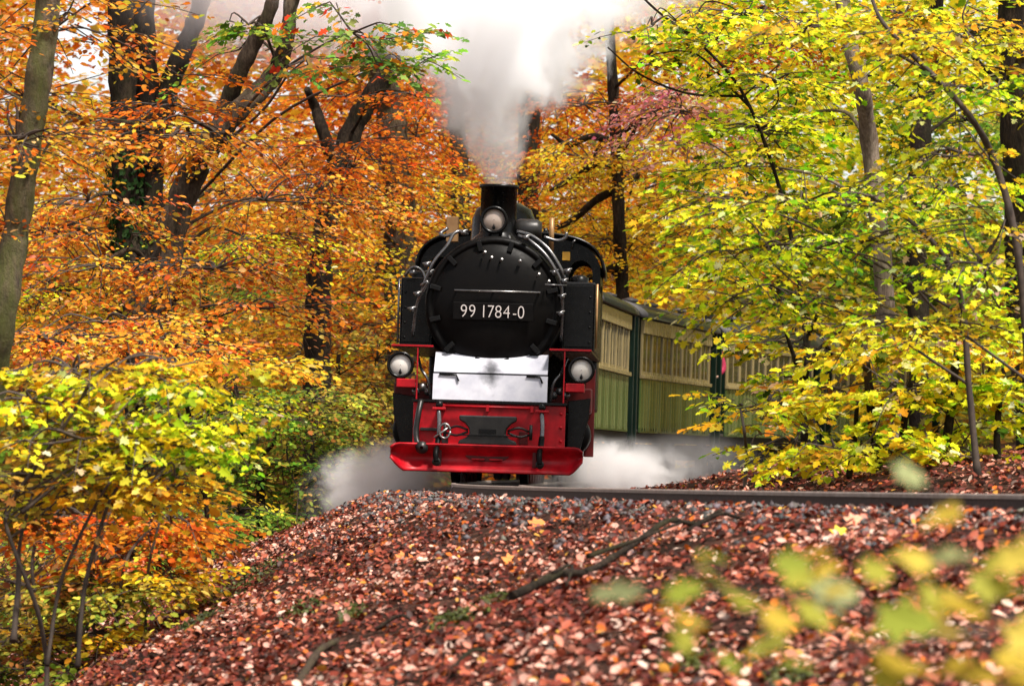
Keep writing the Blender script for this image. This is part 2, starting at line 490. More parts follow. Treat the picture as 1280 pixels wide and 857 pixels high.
def leaf_mesh(name, kind, pos, d, n, size, colr):
    """one mesh of N leaves: pos (N,3), direction d, normal n, size (N,), colour (N,3)"""
    tv, tf = leaf_template(kind)
    N = len(pos)
    d = d / np.linalg.norm(d, axis=1, keepdims=True)
    y = np.cross(n, d); y /= np.maximum(np.linalg.norm(y, axis=1, keepdims=True), 1e-6)
    z = np.cross(d, y)
    V = pos[:, None, :] + size[:, None, None] * (tv[None, :, 0:1] * d[:, None, :] + tv[None, :, 1:2] * y[:, None, :] + tv[None, :, 2:3] * z[:, None, :])
    nv = len(tv)
    lt = np.array([len(f) for f in tf], np.int32)
    li = np.concatenate([np.array(f, np.int32) for f in tf])
    LI = (np.arange(N, dtype=np.int32)[:, None] * nv + li[None, :]).ravel()
    LT = np.tile(lt, N)
    LS = np.concatenate([[0], np.cumsum(LT)[:-1]]).astype(np.int32)
    me = bpy.data.meshes.new(name)
    me.vertices.add(N * nv); me.vertices.foreach_set('co', V.astype(np.float32).ravel())
    me.loops.add(len(LI)); me.loops.foreach_set('vertex_index', LI)
    me.polygons.add(len(LT)); me.polygons.foreach_set('loop_start', LS); me.polygons.foreach_set('loop_total', LT)
    me.update(calc_edges=True)
    at_ = me.attributes.new('tint', 'FLOAT_COLOR', 'POINT')
    C = np.ones((N, nv, 4), np.float32); C[:, :, :3] = colr[:, None, :]
    at_.data.foreach_set('color', C.ravel())
    return me

PAL = {
    'orange': [((.84, .24, .022), 4), ((.92, .36, .035), 4), ((.66, .14, .012), 2.6), ((.93, .52, .05), 3), ((.30, .065, .012), 1.8), ((.95, .46, .17), 1.8), ((.50, .40, .04), .9)],
    'rust': [((.66, .14, .012), 4), ((.82, .23, .018), 3), ((.40, .075, .010), 3), ((.90, .34, .03), 2), ((.24, .07, .015), 1.5)],
    'gold': [((.95, .50, .025), 4), ((.95, .62, .04), 4), ((.84, .33, .02), 2), ((.60, .42, .03), 1.5), ((.95, .68, .14), 1)],
    'yellow': [((.95, .68, .02), 4), ((.96, .78, .05), 3), ((.66, .62, .02), 2.5), ((.30, .42, .015), 2.5), ((.92, .48, .02), 2), ((.93, .85, .35), .8), ((.40, .22, .02), 1)],
    'yellowgreen': [((.84, .74, .02), 4), ((.46, .58, .015), 4), ((.95, .77, .03), 4), ((.20, .38, .010), 3.2), ((.90, .86, .38), 1.8), ((.95, .58, .02), 1.5), ((.06, .12, .01), 1.5)],
    'green': [((.16, .28, .03), 4), ((.28, .38, .04), 3), ((.09, .17, .025), 3), ((.50, .52, .06), 2), ((.55, .34, .05), 1)],
    'olive': [((.34, .32, .05), 3), ((.50, .34, .05), 3), ((.20, .22, .035), 3), ((.66, .46, .07), 2), ((.30, .14, .03), 2)],
    'pink': [((.72, .28, .22), 4), ((.84, .42, .34), 3), ((.55, .18, .14), 2), ((.66, .30, .12), 1)],  # pink of the smoke haze mixed into the leaf colours
    'greenred': [((.14, .25, .05), 6), ((.28, .36, .08), 4), ((.90, .26, .03), 2.5), ((.62, .06, .02), 1), ((.92, .50, .05), 1.2)],
    'ivy': [((.02, .05, .012), 4), ((.04, .08, .02), 3)],
}
def pick(pal, n, spread=0.16):
    p = PAL[pal]
    c = np.array([x[0] for x in p]); wts = np.array([x[1] for x in p]); wts = wts / wts.sum()
    k = rng.choice(len(p), n, p=wts)
    return np.clip(c[k] * (1 + rng.normal(0, spread, (n, 1))) * (1 + rng.normal(0, 0.05, (n, 3))), 0.004, 0.96)

# spray templates: a flat fan of twigs with leaves on them, unit length
def make_spray(seed, nside=11, nl=5, leaf_gap=0.085):
    r = np.random.default_rng(seed)
    P, D = [], []
    for i in range(nside):
        t = 0.10 + 0.88 * i / (nside - 1)
        sg = 1 if i % 2 else -1
        base = np.array([t, 0.05 * math.sin(5 * t + seed), -0.16 * t * t])
        L = (0.48 * (1 - t) + 0.14) * r.uniform(0.7, 1.2)
        an = sg * r.uniform(0.6, 1.0)
        dr = np.array([math.cos(an), math.sin(an), r.normal(-0.05, 0.12)])
        m = max(2, int(L / leaf_gap))
        for j in range(m):
            q = base + dr * L * (j + 0.6) / m
            q[2] += -0.10 * (j / m) ** 2 + r.normal(0, 0.018)
            la = an + (0.7 if j % 2 else -0.7) + r.normal(0, 0.3)
            if j == m - 1: la = an
            P.append(q); D.append((math.cos(la), math.sin(la), r.normal(-0.22, 0.25)))
    return np.array(P), np.array(D)
SPRAYS = [make_spray(s) for s in range(8)]
SPRAYS_M = [make_spray(20 + s, 10, 4, 0.125) for s in range(8)]

def rotz(a):
    c, s = np.cos(a), np.sin(a)
    m = np.zeros(a.shape + (3, 3)); m[..., 0, 0] = c; m[..., 0, 1] = -s; m[..., 1, 0] = s; m[..., 1, 1] = c; m[..., 2, 2] = 1
    return m
def roty(a):
    c, s = np.cos(a), np.sin(a)
    m = np.zeros(a.shape + (3, 3)); m[..., 0, 0] = c; m[..., 0, 2] = s; m[..., 2, 0] = -s; m[..., 2, 2] = c; m[..., 1, 1] = 1
    return m

def sprays_to_leaves(base, yaw, tilt, length, leaf, pals, temps, jit=0.42):
    """base (M,3) world positions of spray roots -> leaf arrays"""
    Mn = len(base)
    which = rng.integers(0, len(temps), Mn)
    Rm = rotz(yaw) @ roty(tilt)
    PP, DD, CC, SS = [], [], [], []
    for k, (tp, td) in enumerate(temps):
        idx = np.nonzero(which == k)[0]
        if not len(idx): continue
        p = np.einsum('mij,nj->mni', Rm[idx], tp) * length[idx][:, None, None] + base[idx][:, None, :]
        d = np.einsum('mij,nj->mni', Rm[idx], td)
        n = len(tp)
        keep = rng.random((len(idx), n)) < 0.88
        PP.append(p[keep]); DD.append(d[keep])
        for ii, i in enumerate(idx):
            m = int(keep[ii].sum())
            CC.append(pick(pals[i], m) * (1 + 0.20 * rng.normal()) * np.array([[1 + .06 * rng.normal(), max(.5, 1 + .20 * rng.normal()), 1.0]]))
        SS.append((leaf * np.ones((len(idx), n)))[keep])
    P, D, C, S_ = np.concatenate(PP), np.concatenate(DD), np.concatenate(CC), np.concatenate(SS)
    N = len(P)
    nrm = np.tile([0, 0, 1.0], (N, 1)) + rng.normal(0, jit, (N, 3))
    nrm[:, 1] -= 0.18
    return P, D, nrm, S_ * rng.uniform(0.5, 1.3, N), np.clip(C, 0.004, 0.95)

def tube_np(mb, pts, r0, r1, n=3):
    k = len(pts)
    mb.tube(pts, [r0 + (r1 - r0) * i / (k - 1) for i in range(k)], n, cap=False)

def trunk_mesh(path, widths, d, n=14, seed=0):
    """path in photo pixels at depth d, widths in pixels -> MB"""
    r = random.Random(seed)
    pts = [at(px, py, d) + Vector((0, r.uniform(-.25, .25), 0)) for px, py in path]
    sp = smoothpath(pts, 6)
    k = len(sp)
    wi = np.interp(np.linspace(0, len(path) - 1, k), range(len(path)), widths) / FPX * d * 0.5
    wi = [x * (1 + 0.07 * math.sin(i * 1.9 + seed) + r.uniform(-.04, .04)) for i, x in enumerate(wi)]
    wi[0] *= 1.35
    return MB().tube(sp, wi, n), sp, wi

def tree(name, label, cat, bark, d, path, widths, clumps, leafkind='beech', leaf=0.08, slen=0.95, extra=(), group=None, seed=0, jit=0.42, limbs=True, ivy=None, dense=1.3):
    """clumps: (px, py, depth offset, rx px, ry px, rdepth m, n sprays, palette)"""
    base = at(path[0][0], path[0][1], d)
    base.z = gz(base.x, base.y) - 0.05
    root = tag(empty(name, base), label, cat, group)
    # carry the trunk down to the ground
    basepx = (path[0][0], HOR - (base.z - CAMZ) * FPX / d)
    path = list(path)
    if basepx[1] > path[0][1] + 4:
        path = [basepx] + path; widths = [widths[0] * 1.15] + list(widths)
    mb, sp, wi = trunk_mesh(path, widths, d, seed=seed)
    inv = Matrix.Translation(-base)
    def put(nm, mb_, mat):
        me = mb_.mesh(nm); me.transform(inv)
        return link(nm, me, M[mat], root)
    put('trunk', mb, bark)
    for e_path, e_w in extra:
        m2, _, _ = trunk_mesh(e_path, e_w, d, 10, seed + 3)
        put('limb', m2, bark)
    temps = SPRAYS_M if leafkind == 'maple' else SPRAYS
    B, YA, TI, LE, PA = [], [], [], [], []
    tw = MB()
    rr = random.Random(seed + 5)
    for (px, py, dd, rx, ry, rd, ns, pal) in clumps:
        ns = int(ns * dense)
        c = at(px, py, d + dd)
        sx, sz = rx / FPX * (d + dd), ry / FPX * (d + dd)
        if limbs:
            # a limb from the trunk towards the clump
            tgt = min(sp, key=lambda q: abs(q.z - (c.z - 0.45 * abs(c.x - q.x))) + 0.05 * abs(c.x - q.x))
            mid = (tgt + c) * 0.5 + Vector((rr.uniform(-.2, .2), rr.uniform(-.3, .3), rr.uniform(0.0, .35)))
            lr = max(0.008, min(0.05, 0.010 * (tgt - c).length + 0.006, 0.40 * max(wi)))
            lm = MB()
            lp = smoothpath([tgt, tgt * .7 + mid * .3, mid, mid * .4 + c * .6 + Vector((0, 0, .06)), c], 4)
            tube_np(lm, lp, lr, lr * 0.3, 6)
            put('limb', lm, bark)
        g = rng.normal(0, 1, (ns, 3)); g /= np.linalg.norm(g, axis=1, keepdims=True)
        g *= rng.random((ns, 1)) ** (1 / 2.4)
        pos = np.array(c)[None, :] + g * np.array([sx, rd, sz])[None, :]
        layers = max(1, int(sz * 2 / 0.42))
        zq = (np.round((pos[:, 2] - c.z) / 0.42) * 0.42 + c.z)
        pos[:, 2] = pos[:, 2] * 0.45 + zq * 0.55
        out = np.arctan2(pos[:, 1] - c.y, pos[:, 0] - c.x)
        yaw = out + rng.normal(0, 0.9, ns)
        tilt = rng.normal(0.10, 0.20, ns)
        ln = slen * rng.uniform(0.6, 1.3, ns)
        B.append(pos); YA.append(yaw); TI.append(tilt); LE.append(ln); PA += [pal] * ns
        for i in range(ns):
            p = Vector(pos[i]); a, t, L = yaw[i], tilt[i], ln[i]
            dr = Vector((math.cos(a) * math.cos(t), math.sin(a) * math.cos(t), -math.sin(t)))
            pts = [p + dr * L * q + Vector((0, 0, -0.16 * q * q * L)) for q in (0, 0.35, 0.7, 1.0)]
            tube_np(tw, pts, 0.009, 0.003, 3)
            if i % 3 == 0:
                mdp = (p + c) * 0.5 + Vector((rr.uniform(-.1, .1), rr.uniform(-.1, .1), rr.uniform(-.05, .12)))
                tube_np(tw, smoothpath([c, mdp, p], 3), 0.016, 0.008, 3)
    if B:
        P, D, Nn, S_, C = sprays_to_leaves(np.concatenate(B), np.concatenate(YA), np.concatenate(TI), np.concatenate(LE), leaf, PA, temps, jit)
        me = leaf_mesh('crown', leafkind, P - np.array(base), D, Nn, S_, C)
        cr = tag(link('crown', me, M['leaf'], root), kind='stuff')
        me2 = tw.mesh('twigs'); me2.transform(inv)
        tag(link('twigs', me2, M['twig'], cr), kind='stuff')
    if ivy:
        (i0, i1, cnt) = ivy
        pts = [k for k in range(len(sp)) if i0 <= HOR - (sp[k].z - CAMZ) * FPX / d <= i1]
        if pts:
            k = rng.choice(pts, cnt); an = rng.random(cnt) * 6.283
            rad = np.array(wi)[k] * rng.uniform(0.95, 1.5, cnt)
            P = np.array([sp[q] for q in k]) + np.stack([np.cos(an) * rad, np.sin(an) * rad, rng.normal(0, .25, cnt)], 1)
            Nn = np.stack([np.cos(an), np.sin(an), 0.5 + 0 * an], 1) + rng.normal(0, .3, (cnt, 3))
            D = np.stack([rng.normal(0, .6, cnt), rng.normal(0, .6, cnt), -np.ones(cnt)], 1)
            link('ivy', leaf_mesh('ivy', 'far', P - np.array(base), D, Nn, np.full(cnt, .09), pick('ivy', cnt)), M['leaf'], root)
    return root

# ------------------------------------------------------------------ the locomotive
def holed_plate(name, outer, holes, y, thick, mat, parent):
    bm = bmesh.new()
    edges = []
    for loop in [outer] + holes:
        vs_ = [bm.verts.new((x, y, z)) for x, z in loop]
        for i in range(len(vs_)):
            edges.append(bm.edges.new((vs_[i], vs_[(i + 1) % len(vs_)])))
    bmesh.ops.triangle_fill(bm, edges=edges, use_beauty=True, normal=(0, -1, 0))
    g = bmesh.ops.extrude_face_region(bm, geom=bm.faces[:])
    bmesh.ops.translate(bm, verts=[e for e in g['geom'] if isinstance(e, bmesh.types.BMVert)], vec=(0, thick, 0))
    bmesh.ops.recalc_face_normals(bm, faces=bm.faces[:])
    me = bpy.data.meshes.new(name); bm.to_mesh(me); bm.free()
    return link(name, me, M[mat], parent)

def circ(cx, cz, r, n=28, a0=0, a1=2 * math.pi):
    return [(cx + r * math.cos(a0 + (a1 - a0) * i / n), cz + r * math.sin(a0 + (a1 - a0) * i / n)) for i in range(n)]

def lettering(name, body, size, loc, parent, mat, xs=1.0):
    cu = bpy.data.curves.new(name, 'FONT'); cu.body = body; cu.size = size
    cu.align_x = 'CENTER'; cu.extrude = 0.006; cu.offset = -0.0035
    cu.space_character = 1.08
    tmp = bpy.data.objects.new(name, cu); col.objects.link(tmp)
    bpy.context.view_layer.update()
    me = bpy.data.meshes.new_from_object(tmp)
    bpy.data.objects.remove(tmp)
    me.transform(Matrix.Diagonal((xs, 1, 1, 1)))
    me.transform(Matrix.Rotation(R(90), 4, 'X'))
    me.name = name
    me.materials.clear()
    return link(name, me, M[mat], parent, loc)

def lamp(name, x, y, z, r, parent, lens):
    t = MB().lathe([(r * .55, .24), (r * .9, .20), (r, .10), (r, -.02), (r * 1.1, -.02), (r * 1.1, -.06), (r * .88, -.06), (r * .84, -.01)], (x, y, z), 'y', 28, True, True).build(name, M['black'], parent)
    MB().lathe([(r * .84, -.012), (r * .6, -.03), (r * .3, -.04), (.004, -.043)], (x, y, z), 'y', 24, True).build('lens', M[lens], t)
    MB().lathe([(.004, -.78 * r), (r * .13, -.70 * r), (r * .12, -.55 * r), (r * .05, -.42 * r), (.003, -.30 * r)], (x, y - .05, z), 'z', 10, True).build('burner', M['black'], t)
    MB().tube([(x, y + .1, z - r), (x, y + .1, z - r - .12)], .025).build('bracket', M['black'], t)
    return t

def build_loco():
    L = empty('steam_locomotive', (X0, Y0, 0), (0, CANT, -R(2.0)))
    tag(L, 'black steam tank locomotive with red front beam and white number 99 1784-0', 'locomotive')
    b = lambda mb, nm, mt, bev=0.0, par=L: mb.build(nm, M[mt], par, bev)
    # --- running gear
    b(MB().box(-.40, .40, .25, 8.9, .40, 1.0), 'frame', 'black_matt')
    for k, (y, r) in enumerate(((.75, .29), (1.75, .40), (2.75, .40), (3.75, .40), (4.75, .40), (5.75, .40), (7.1, .29))):
        for sx in (-1, 1):
            wh = b(MB().lathe([(r, .0), (r, .09), (r * .86, .10), (r * .84, .03), (r * .3, .02), (r * .3, .12), (.02, .12)], (0, 0, 0), 'x', 28, True), 'wheel', 'red_dark' if 0 < k < 6 else 'black_matt')
            wh.location = (sx * .36 if sx > 0 else -.36, y, r)
            if sx < 0: wh.rotation_euler = (0, 0, math.pi)
        b(MB().tube([(-.36, y, r), (.36, y, r)], .06), 'axle', 'iron')
    for sx in (-1, 1):
        b(MB().box(sx * .50 - .03, sx * .50 + .03, 1.7, 5.8, .36, .46), 'coupling_rod', 'steel', .01)
    # --- front beam, plough and drawgear
    bb = b(MB().box(-.89, .89, 0, .06, .43, .93), 'buffer_beam', 'red', .008)
    b(MB().box(-.89, .89, -.035, -.002, .43, .465), 'beam_lip', 'red', .004, bb)
    b(MB().box(-.90, .90, -.04, 1.3, .935, .965), 'running_plate', 'black', .004)
    for sx in (-1, 1):
        for zz in (.52, .68, .84):
            b(MB().lathe([(.001, -.02), (.016, -.016), (.02, 0)], (sx * .84, -.001, zz), 'y', 10), 'rivet', 'red', 0, bb)
    # plough blade
    mb = MB(); nx, nz = 44, 9; vs_, fs = [], []
    for i in range(nx + 1):
        x = -1.12 + 2.24 * i / nx
        e = max(0, (abs(x) - .80) / .32)
        for j in range(nz + 1):
            v = j / nz
            zlo = .125 + (.15 * max(0, (abs(x) - .97) / .15) ** 1.3)
            zhi = .455 - .05 * max(0, (abs(x) - 1.03) / .09) ** 2
            z = zlo + (zhi - zlo) * v
            y = -.36 + .14 * math.sin(math.pi * v) - .02 * v - .24 * e ** 1.8 + .06 * (abs(x) / 1.1) ** 2
            vs_.append((x, y, z))
    for i in range(nx):
        for j in range(nz):
            a = i * (nz + 1) + j
            fs.append((a, a + nz + 1, a + nz + 2, a + 1))
    mb.add(vs_, fs, True)
    pl = b(mb, 'plough_blade', 'red')
    so = pl.modifiers.new('solid', 'SOLIDIFY'); so.thickness = .02; so.offset = 1
    for sx in (-1, 1):
        b(MB().box(sx * .55 - .02, sx * .55 + .02, -.30, 0.4, .2, .44), 'plough_bracket', 'red_dark', 0, pl)
        b(MB().box(sx * .105 - .075, sx * .105 + .075, -.30, -.262, .275, .293), 'plough_glint', 'red', .004, pl)  # raised red bars standing for the two highlights on the oval
    mo = [(.26 * math.cos(a), .33 + .075 * math.sin(a)) for a in [2 * math.pi * k / 20 for k in range(20)]]
    b(MB().prism(mo, -.262, -.225), 'plough_shadow_oval', 'red_dark', .006, pl)  # raised oval, its darker red standing for the shadow under the coupler
    # coupler
    half = [(.335, .79), (.335, .735), (.27, .70), (.22, .64), (.21, .58), (.25, .53), (.33, .50), (.345, .45)]
    poly = [(-x, z) for x, z in half] + [(x, z) for x, z in half[::-1]]
    cp = b(MB().prism(poly, -.34, -.22), 'coupler', 'iron', .015)
    b(MB().box(-.10, .10, -.352, -.33, .585, .635), 'coupler_slot', 'black', 0, cp)
    b(MB().box(-.09, .09, -.24, 0, .52, .72), 'coupler_shank', 'iron', 0, cp)
    b(MB().box(-.345, .345, -.355, -.341, .552, .566), 'coupler_ridge', 'black', 0, cp)
    for sx in (-1, 1):
        b(MB().tube(smoothpath([(sx * .23, -.28, .62), (sx * .36, -.26, .66), (sx * .48, -.22, .62)], 4), .014), 'coupler_link', 'iron', 0, cp)
        b(MB().tube(smoothpath([(sx * .23, -.28, .60), (sx * .36, -.26, .555), (sx * .48, -.22, .58)], 4), .014), 'coupler_link', 'iron', 0, cp)
        b(MB().tube([(sx * .5, -.25, .52), (sx * .5, -.25, .70)], .02), 'coupler_pin', 'iron', 0, cp)
    ring = [(-.50 + .065 * math.cos(a), -.30, .60 + .085 * math.sin(a)) for a in [2 * math.pi * k / 16 for k in range(17)]]
    b(MB().tube(ring, .014, 6), 'shackle', 'steel', 0, cp)
    b(MB().tube([(-.62, -.28, .52), (-.46, -.29, .64)], .016, 6), 'shackle_bar', 'steel', 0, cp)
    b(MB().box(-.54, -.46, -.27, -.20, .40, .54), 'shackle_block', 'iron', .01, cp)
    # hoses and valves
    for x in (-.58, .62):
        h = b(MB().tube(smoothpath([(x, -.02, .86), (x, -.10, .87), (x, -.17, .82), (x + .01, -.20, .70), (x + .01, -.24, .55)], 5), .026, 8), 'brake_pipe', 'pipe')
        b(MB().tube(smoothpath([(x + .01, -.24, .56), (x, -.30, .44), (x - .01, -.42, .34), (x, -.44, .24)], 5), [.034] * 15 + [.04], 8), 'hose', 'black_matt', 0, h)
        b(MB().lathe([(.001, .05), (.03, .045), (.045, .0), (.03, -.03)], (x, -.13, .90), 'z', 12), 'valve', 'black', 0, h)
        b(MB().box(x - .08, x + .08, -.20, -.16, .845, .875), 'valve_handle', 'red', .008, h)
        b(MB().lathe([(.001, -.03), (.05, -.03), (.05, .03), (.001, .03)], (x, -.42, .24), 'y', 12), 'hose_coupling', 'iron', 0, h)
    h = b(MB().tube(smoothpath([(-.80, -.03, .95), (-.82, -.12, .80), (-.84, -.15, .60), (-.82, -.20, .46), (-.76, -.26, .40)], 5), .034, 8), 'steam_hose', 'iron')
    b(MB().lathe([(.02, -.08), (.075, -.06), (.075, .04), (.02, .06)], (-.76, -.30, .40), 'y', 14), 'hose_coupling', 'iron', 0, h)
    b(MB().box(-.80, -.60, -.06, 0, .60, .635), 'hook_rest', 'iron', .005)
    b(MB().box(.36, .46, -.04, 0, .47, .62), 'pipe_bracket', 'red_dark', .005)
    hr = b(MB().tube([(-.53, -.07, .895), (.50, -.07, .895)], .014), 'shunter_handrail', 'red')
    for x in (-.53, -.02, .50):
        b(MB().box(x - .018, x + .018, -.09, 0, .84, .915), 'handrail_post', 'red', .004, hr)
    # --- cylinders at the sides
    for sx in (-1, 1):
        pts = [(.905, 1.00), (1.17, 1.04), (1.15, .80), (1.06, .43), (.905, .43)]
        if sx < 0: pts = [(-x, z) for x, z in pts][::-1]
        cyl = b(MB().prism(pts, .55, .62), 'cylinder_guard', 'black', .006)
        b(MB().lathe([(.001, .72), (.22, .72), (.25, .76), (.25, 1.5), (.2, 1.55), (.001, 1.55)], (sx * .92, 0, .60), 'y', 24), 'cylinder', 'black_matt')
        b(MB().box(sx * .68 if sx > 0 else -1.17, 1.17 if sx > 0 else -.68, .80, 1.5, .86, 1.16), 'valve_chest', 'red_dark', .02)
        b(MB().box(sx * 1.14 - .06, sx * 1.14 + .06, 1.5, 1.56, .35, 1.4), 'step_plate', 'red_dark', .01)
        for k in range(3):
            b(MB().lathe([(.001, -.04), (.035, -.035), (.05, 0), (.02, .06)], (sx * (.74 + .07 * k), .3, 1.06 + .05 * (k % 2)), 'y', 12), 'lubricator', 'steel' if k == 1 else 'pipe')
        b(MB().tube(smoothpath([(sx * .70, .2, .98), (sx * .74, .15, 1.2), (sx * .82, .2, 1.32), (sx * .88, .4, 1.5)], 4), .018, 6), 'oil_pipe', 'pipe')
        b(MB().box(sx * .86 - .008, sx * .86 + .008, .045, .065, .965, 1.565), 'stanchion', 'red', .003)
        b(MB().box(min(sx * .68, sx * 1.17), max(sx * .68, sx * 1.17), .06, 5.3, 1.57, 1.60), 'running_board', 'black', .003)
        b(MB().box(min(sx * .68, sx * 1.172), max(sx * .68, sx * 1.172), .045, .058, 1.578, 1.60), 'running_board_edge', 'red', .003)
        b(MB().box(min(sx * .88, sx * 1.10), max(sx * .88, sx * 1.10), .05, .45, 1.10, 1.20), 'lamp_bracket', 'red', .008)
    # --- white apron under the smokebox
    ap = MB()
    ap.add([(-.67, -.02, .967), (.67, -.02, .967), (.67, .06, 1.27), (-.67, .06, 1.27)], [(0, 1, 2, 3)])
    a1 = b(ap, 'apron', 'apron'); so = a1.modifiers.new('s', 'SOLIDIFY'); so.thickness = .012; so.offset = 1
    ap = MB().add([(-.665, .075, 1.285), (.665, .075, 1.285), (.665, .40, 1.52), (-.665, .40, 1.52)], [(0, 1, 2, 3)])
    a2 = b(ap, 'apron_upper', 'apron', 0, a1); so = a2.modifiers.new('s', 'SOLIDIFY'); so.thickness = .012; so.offset = 1
    for x0, x1 in ((-.60, -.40), (.42, .58)):
        b(MB().tube([(x0, .03, 1.265), (x1, .025, 1.26), (x1 + .03, .005, 1.19)], .012, 6), 'apron_hinge', 'black', 0, a1)
    b(MB().box(-.66, .66, .05, .064, 1.27, 1.283), 'apron_fold', 'black', 0, a1)
    # --- smokebox and boiler
    C = (0, 0, 2.10)
    b(MB().lathe([(.70, .42), (.80, .42), (.815, .46), (.815, 1.5), (.74, 1.52), (.74, 5.4)], C, 'y', 56, True, True), 'boiler', 'black_matt')
    b(MB().box(-.45, .45, .5, 1.4, .96, 1.5), 'saddle', 'black_matt')
    sd = b(MB().lathe([(.80, .42), (.795, .375), (.73, .365), (.725, .385), (.70, .36), (.60, .30), (.42, .26), (.2, .24), (.002, .235)], C, 'y', 56), 'smokebox_door', 'black_matt')
    for k in range(12):
        a = R(15 + 30 * k)
        x, z = .715 * math.cos(a), 2.10 + .715 * math.sin(a)
        o = b(MB().box(-.03, .03, -.04, .02, -.07, .06), 'door_clamp', 'black', .008, sd)
        o.location = (x, .34, z); o.rotation_euler = (0, -(a - math.pi / 2), 0)
    b(MB().lathe([(.001, -.03), (.022, -.025), (.022, .02)], (.30, .24, 2.62), 'y', 10), 'door_bolt', 'steel', 0, sd)
    for (x, z) in ((-.14, 2.68), (-.06, 2.62), (.06, 2.60), (.62, 2.36), (.50, 2.44)):
        b(MB().tube([(x, .27, z), (x + .03, .20, z + .04)], .013, 6), 'door_stud', 'steel', 0, sd)
    b(MB().tube([(-.46, .19, 2.255), (.55, .19, 2.255)], .0125, 8), 'door_handrail', 'steel', 0, sd)
    for x in (-.44, 0, .53):
        b(MB().tube([(x, .19, 2.255), (x, .30, 2.255)], .013, 6), 'handrail_knob', 'iron', 0, sd)
    b(MB().tube([(.60, .18, 2.35), (.85, .3, 2.35)], .011, 6), 'grab_rail', 'pipe', 0, sd)
    npl = b(MB().box(-.47, .47, .21, .225, 1.915, 2.12), 'number_plate', 'black_matt', .006, sd)
    xx = -.392
    for chr_, adv in (('9', .098), ('9', .135), ('1', .082), ('7', .09), ('8', .098), ('4', .094), ('-', .074), ('0', .1)):
        lettering('digit' if chr_ != '-' else 'dash', chr_, .215, (xx + .05, .198, 1.945), npl, 'cream_letter', .84); xx += adv
    # --- chimney, dome and top gear
    ch = b(MB().lathe([(.34, 2.84), (.30, 2.90), (.225, 2.96), (.215, 3.0), (.215, 3.50), (.235, 3.505), (.235, 3.545), (.20, 3.545), (.19, 3.3), (.19, 3.0)], (0, .98, 0), 'z', 40), 'chimney', 'black')
    hl = lamp('headlamp', -.035, .62, 3.11, .15, L, 'lens')
    b(MB().box(-.06, .02, .62, .8, 2.86, 2.98), 'headlamp_bracket', 'black')
    b(MB().lathe([(.42, 2.72), (.40, 2.9), (.385, 3.22), (.34, 3.34), (.2, 3.42), (.002, 3.44)], (0, 2.7, 0), 'z', 36), 'steam_dome', 'black')
    b(MB().lathe([(.36, 2.72), (.35, 3.1), (.25, 3.22), (.002, 3.25)], (0, 4.0, 0), 'z', 32), 'sand_dome', 'black')
    b(MB().lathe([(.001, -.16), (.10, -.16), (.13, -.10), (.13, .10), (.10, .16), (.001, .16)], (.36, 1.0, 3.02), 'x', 20), 'turbo_generator', 'iron')
    b(MB().box(.28, .50, .9, 1.1, 2.78, 2.92), 'generator_base', 'black', .01)
    b(MB().box(-.62, -.48, 1.1, 1.3, 2.86, 3.16), 'sand_pipe_box', 'brass', .008)
    b(MB().tube([(.62, 1.6, 2.8), (.62, 1.6, 3.2)], .03), 'whistle', 'brass')
    # --- pipes over the smokebox
    for sx, paths in ((-1, [[(-.34, .55, 2.93), (-.42, .45, 2.96), (-.50, .40, 2.92), (-.57, .35, 2.78), (-.68, .32, 2.64), (-.75, .32, 2.52), (-.82, .35, 2.34), (-.86, .4, 2.2)],
                            [(-.58, .6, 3.0), (-.66, .55, 2.93), (-.60, .5, 2.90), (-.5, .5, 2.93)],
                            [(-.86, .35, 2.3), (-.78, .3, 2.34), (-.9, .4, 2.1), (-.95, .5, 1.7)]]),
                      (1, [[(.26, .50, 2.93), (.40, .42, 2.87), (.58, .36, 2.72), (.71, .33, 2.54), (.78, .35, 2.38), (.80, .4, 2.1), (.80, .5, 1.7)],
                           [(.24, .55, 2.98), (.42, .5, 2.93), (.62, .42, 2.78), (.76, .38, 2.58), (.83, .4, 2.42)],
                           [(.55, .9, 2.94), (.70, .9, 2.90), (.80, .9, 2.93), (.82, .9, 3.0)],
                           [(.15, .5, 2.92), (.18, .45, 2.86), (.28, .45, 2.84)]])):
        for p in paths:
            b(MB().tube(smoothpath(p, 5), .021, 8), 'smokebox_pipe', 'pipe')
    for (x, z) in ((.70, 2.50), (.82, 2.40), (.80, 2.22), (.79, 2.02), (-.80, 2.55), (-.76, 2.46), (.36, 2.90), (-.38, 2.94), (.86, 2.52), (-.9, 2.2), (-.96, 2.02)):
        f = b(MB().lathe([(.001, -.05), (.03, -.045), (.036, 0), (.03, .05), (.001, .06)], (x, .36, z), 'y', 10), 'pipe_union', 'pipe')
        b(MB().tube([(x - .05, .33, z + .01), (x + .05, .33, z + .03)], .012, 6), 'tap', 'steel', 0, f)
    # --- side tanks
    for sx in (-1, 1):
        tk = b(MB().box(min(sx * .76, sx * 1.17), max(sx * .76, sx * 1.17), 1.6, 5.3, 1.602, 2.44), 'side_tank', 'black', .025)
        b(MB().box(min(sx * .80, sx * 1.14), max(sx * .80, sx * 1.14), 1.57, 1.598, 1.66, 2.40), 'tank_front_plate', 'black', .006, tk)
        b(MB().lathe([(.11, 0), (.11, .07), (.06, .10), (.001, .10)], (sx * .96, 2.1, 2.44), 'z', 20), 'filler_lid', 'black', 0, tk)
        for zz in (1.72, 1.9, 2.08, 2.26):
            b(MB().lathe([(.001, -.012), (.012, -.008), (.016, 0)], (sx * 1.11, 1.569, zz), 'y', 8), 'rivet', 'black', 0, tk)
        b(MB().tube([(sx * 1.19, 1.58, 1.65), (sx * 1.19, 1.58, 2.42)], .014, 6), 'grab_rail', 'brass' if sx > 0 else 'pipe', 0, tk)
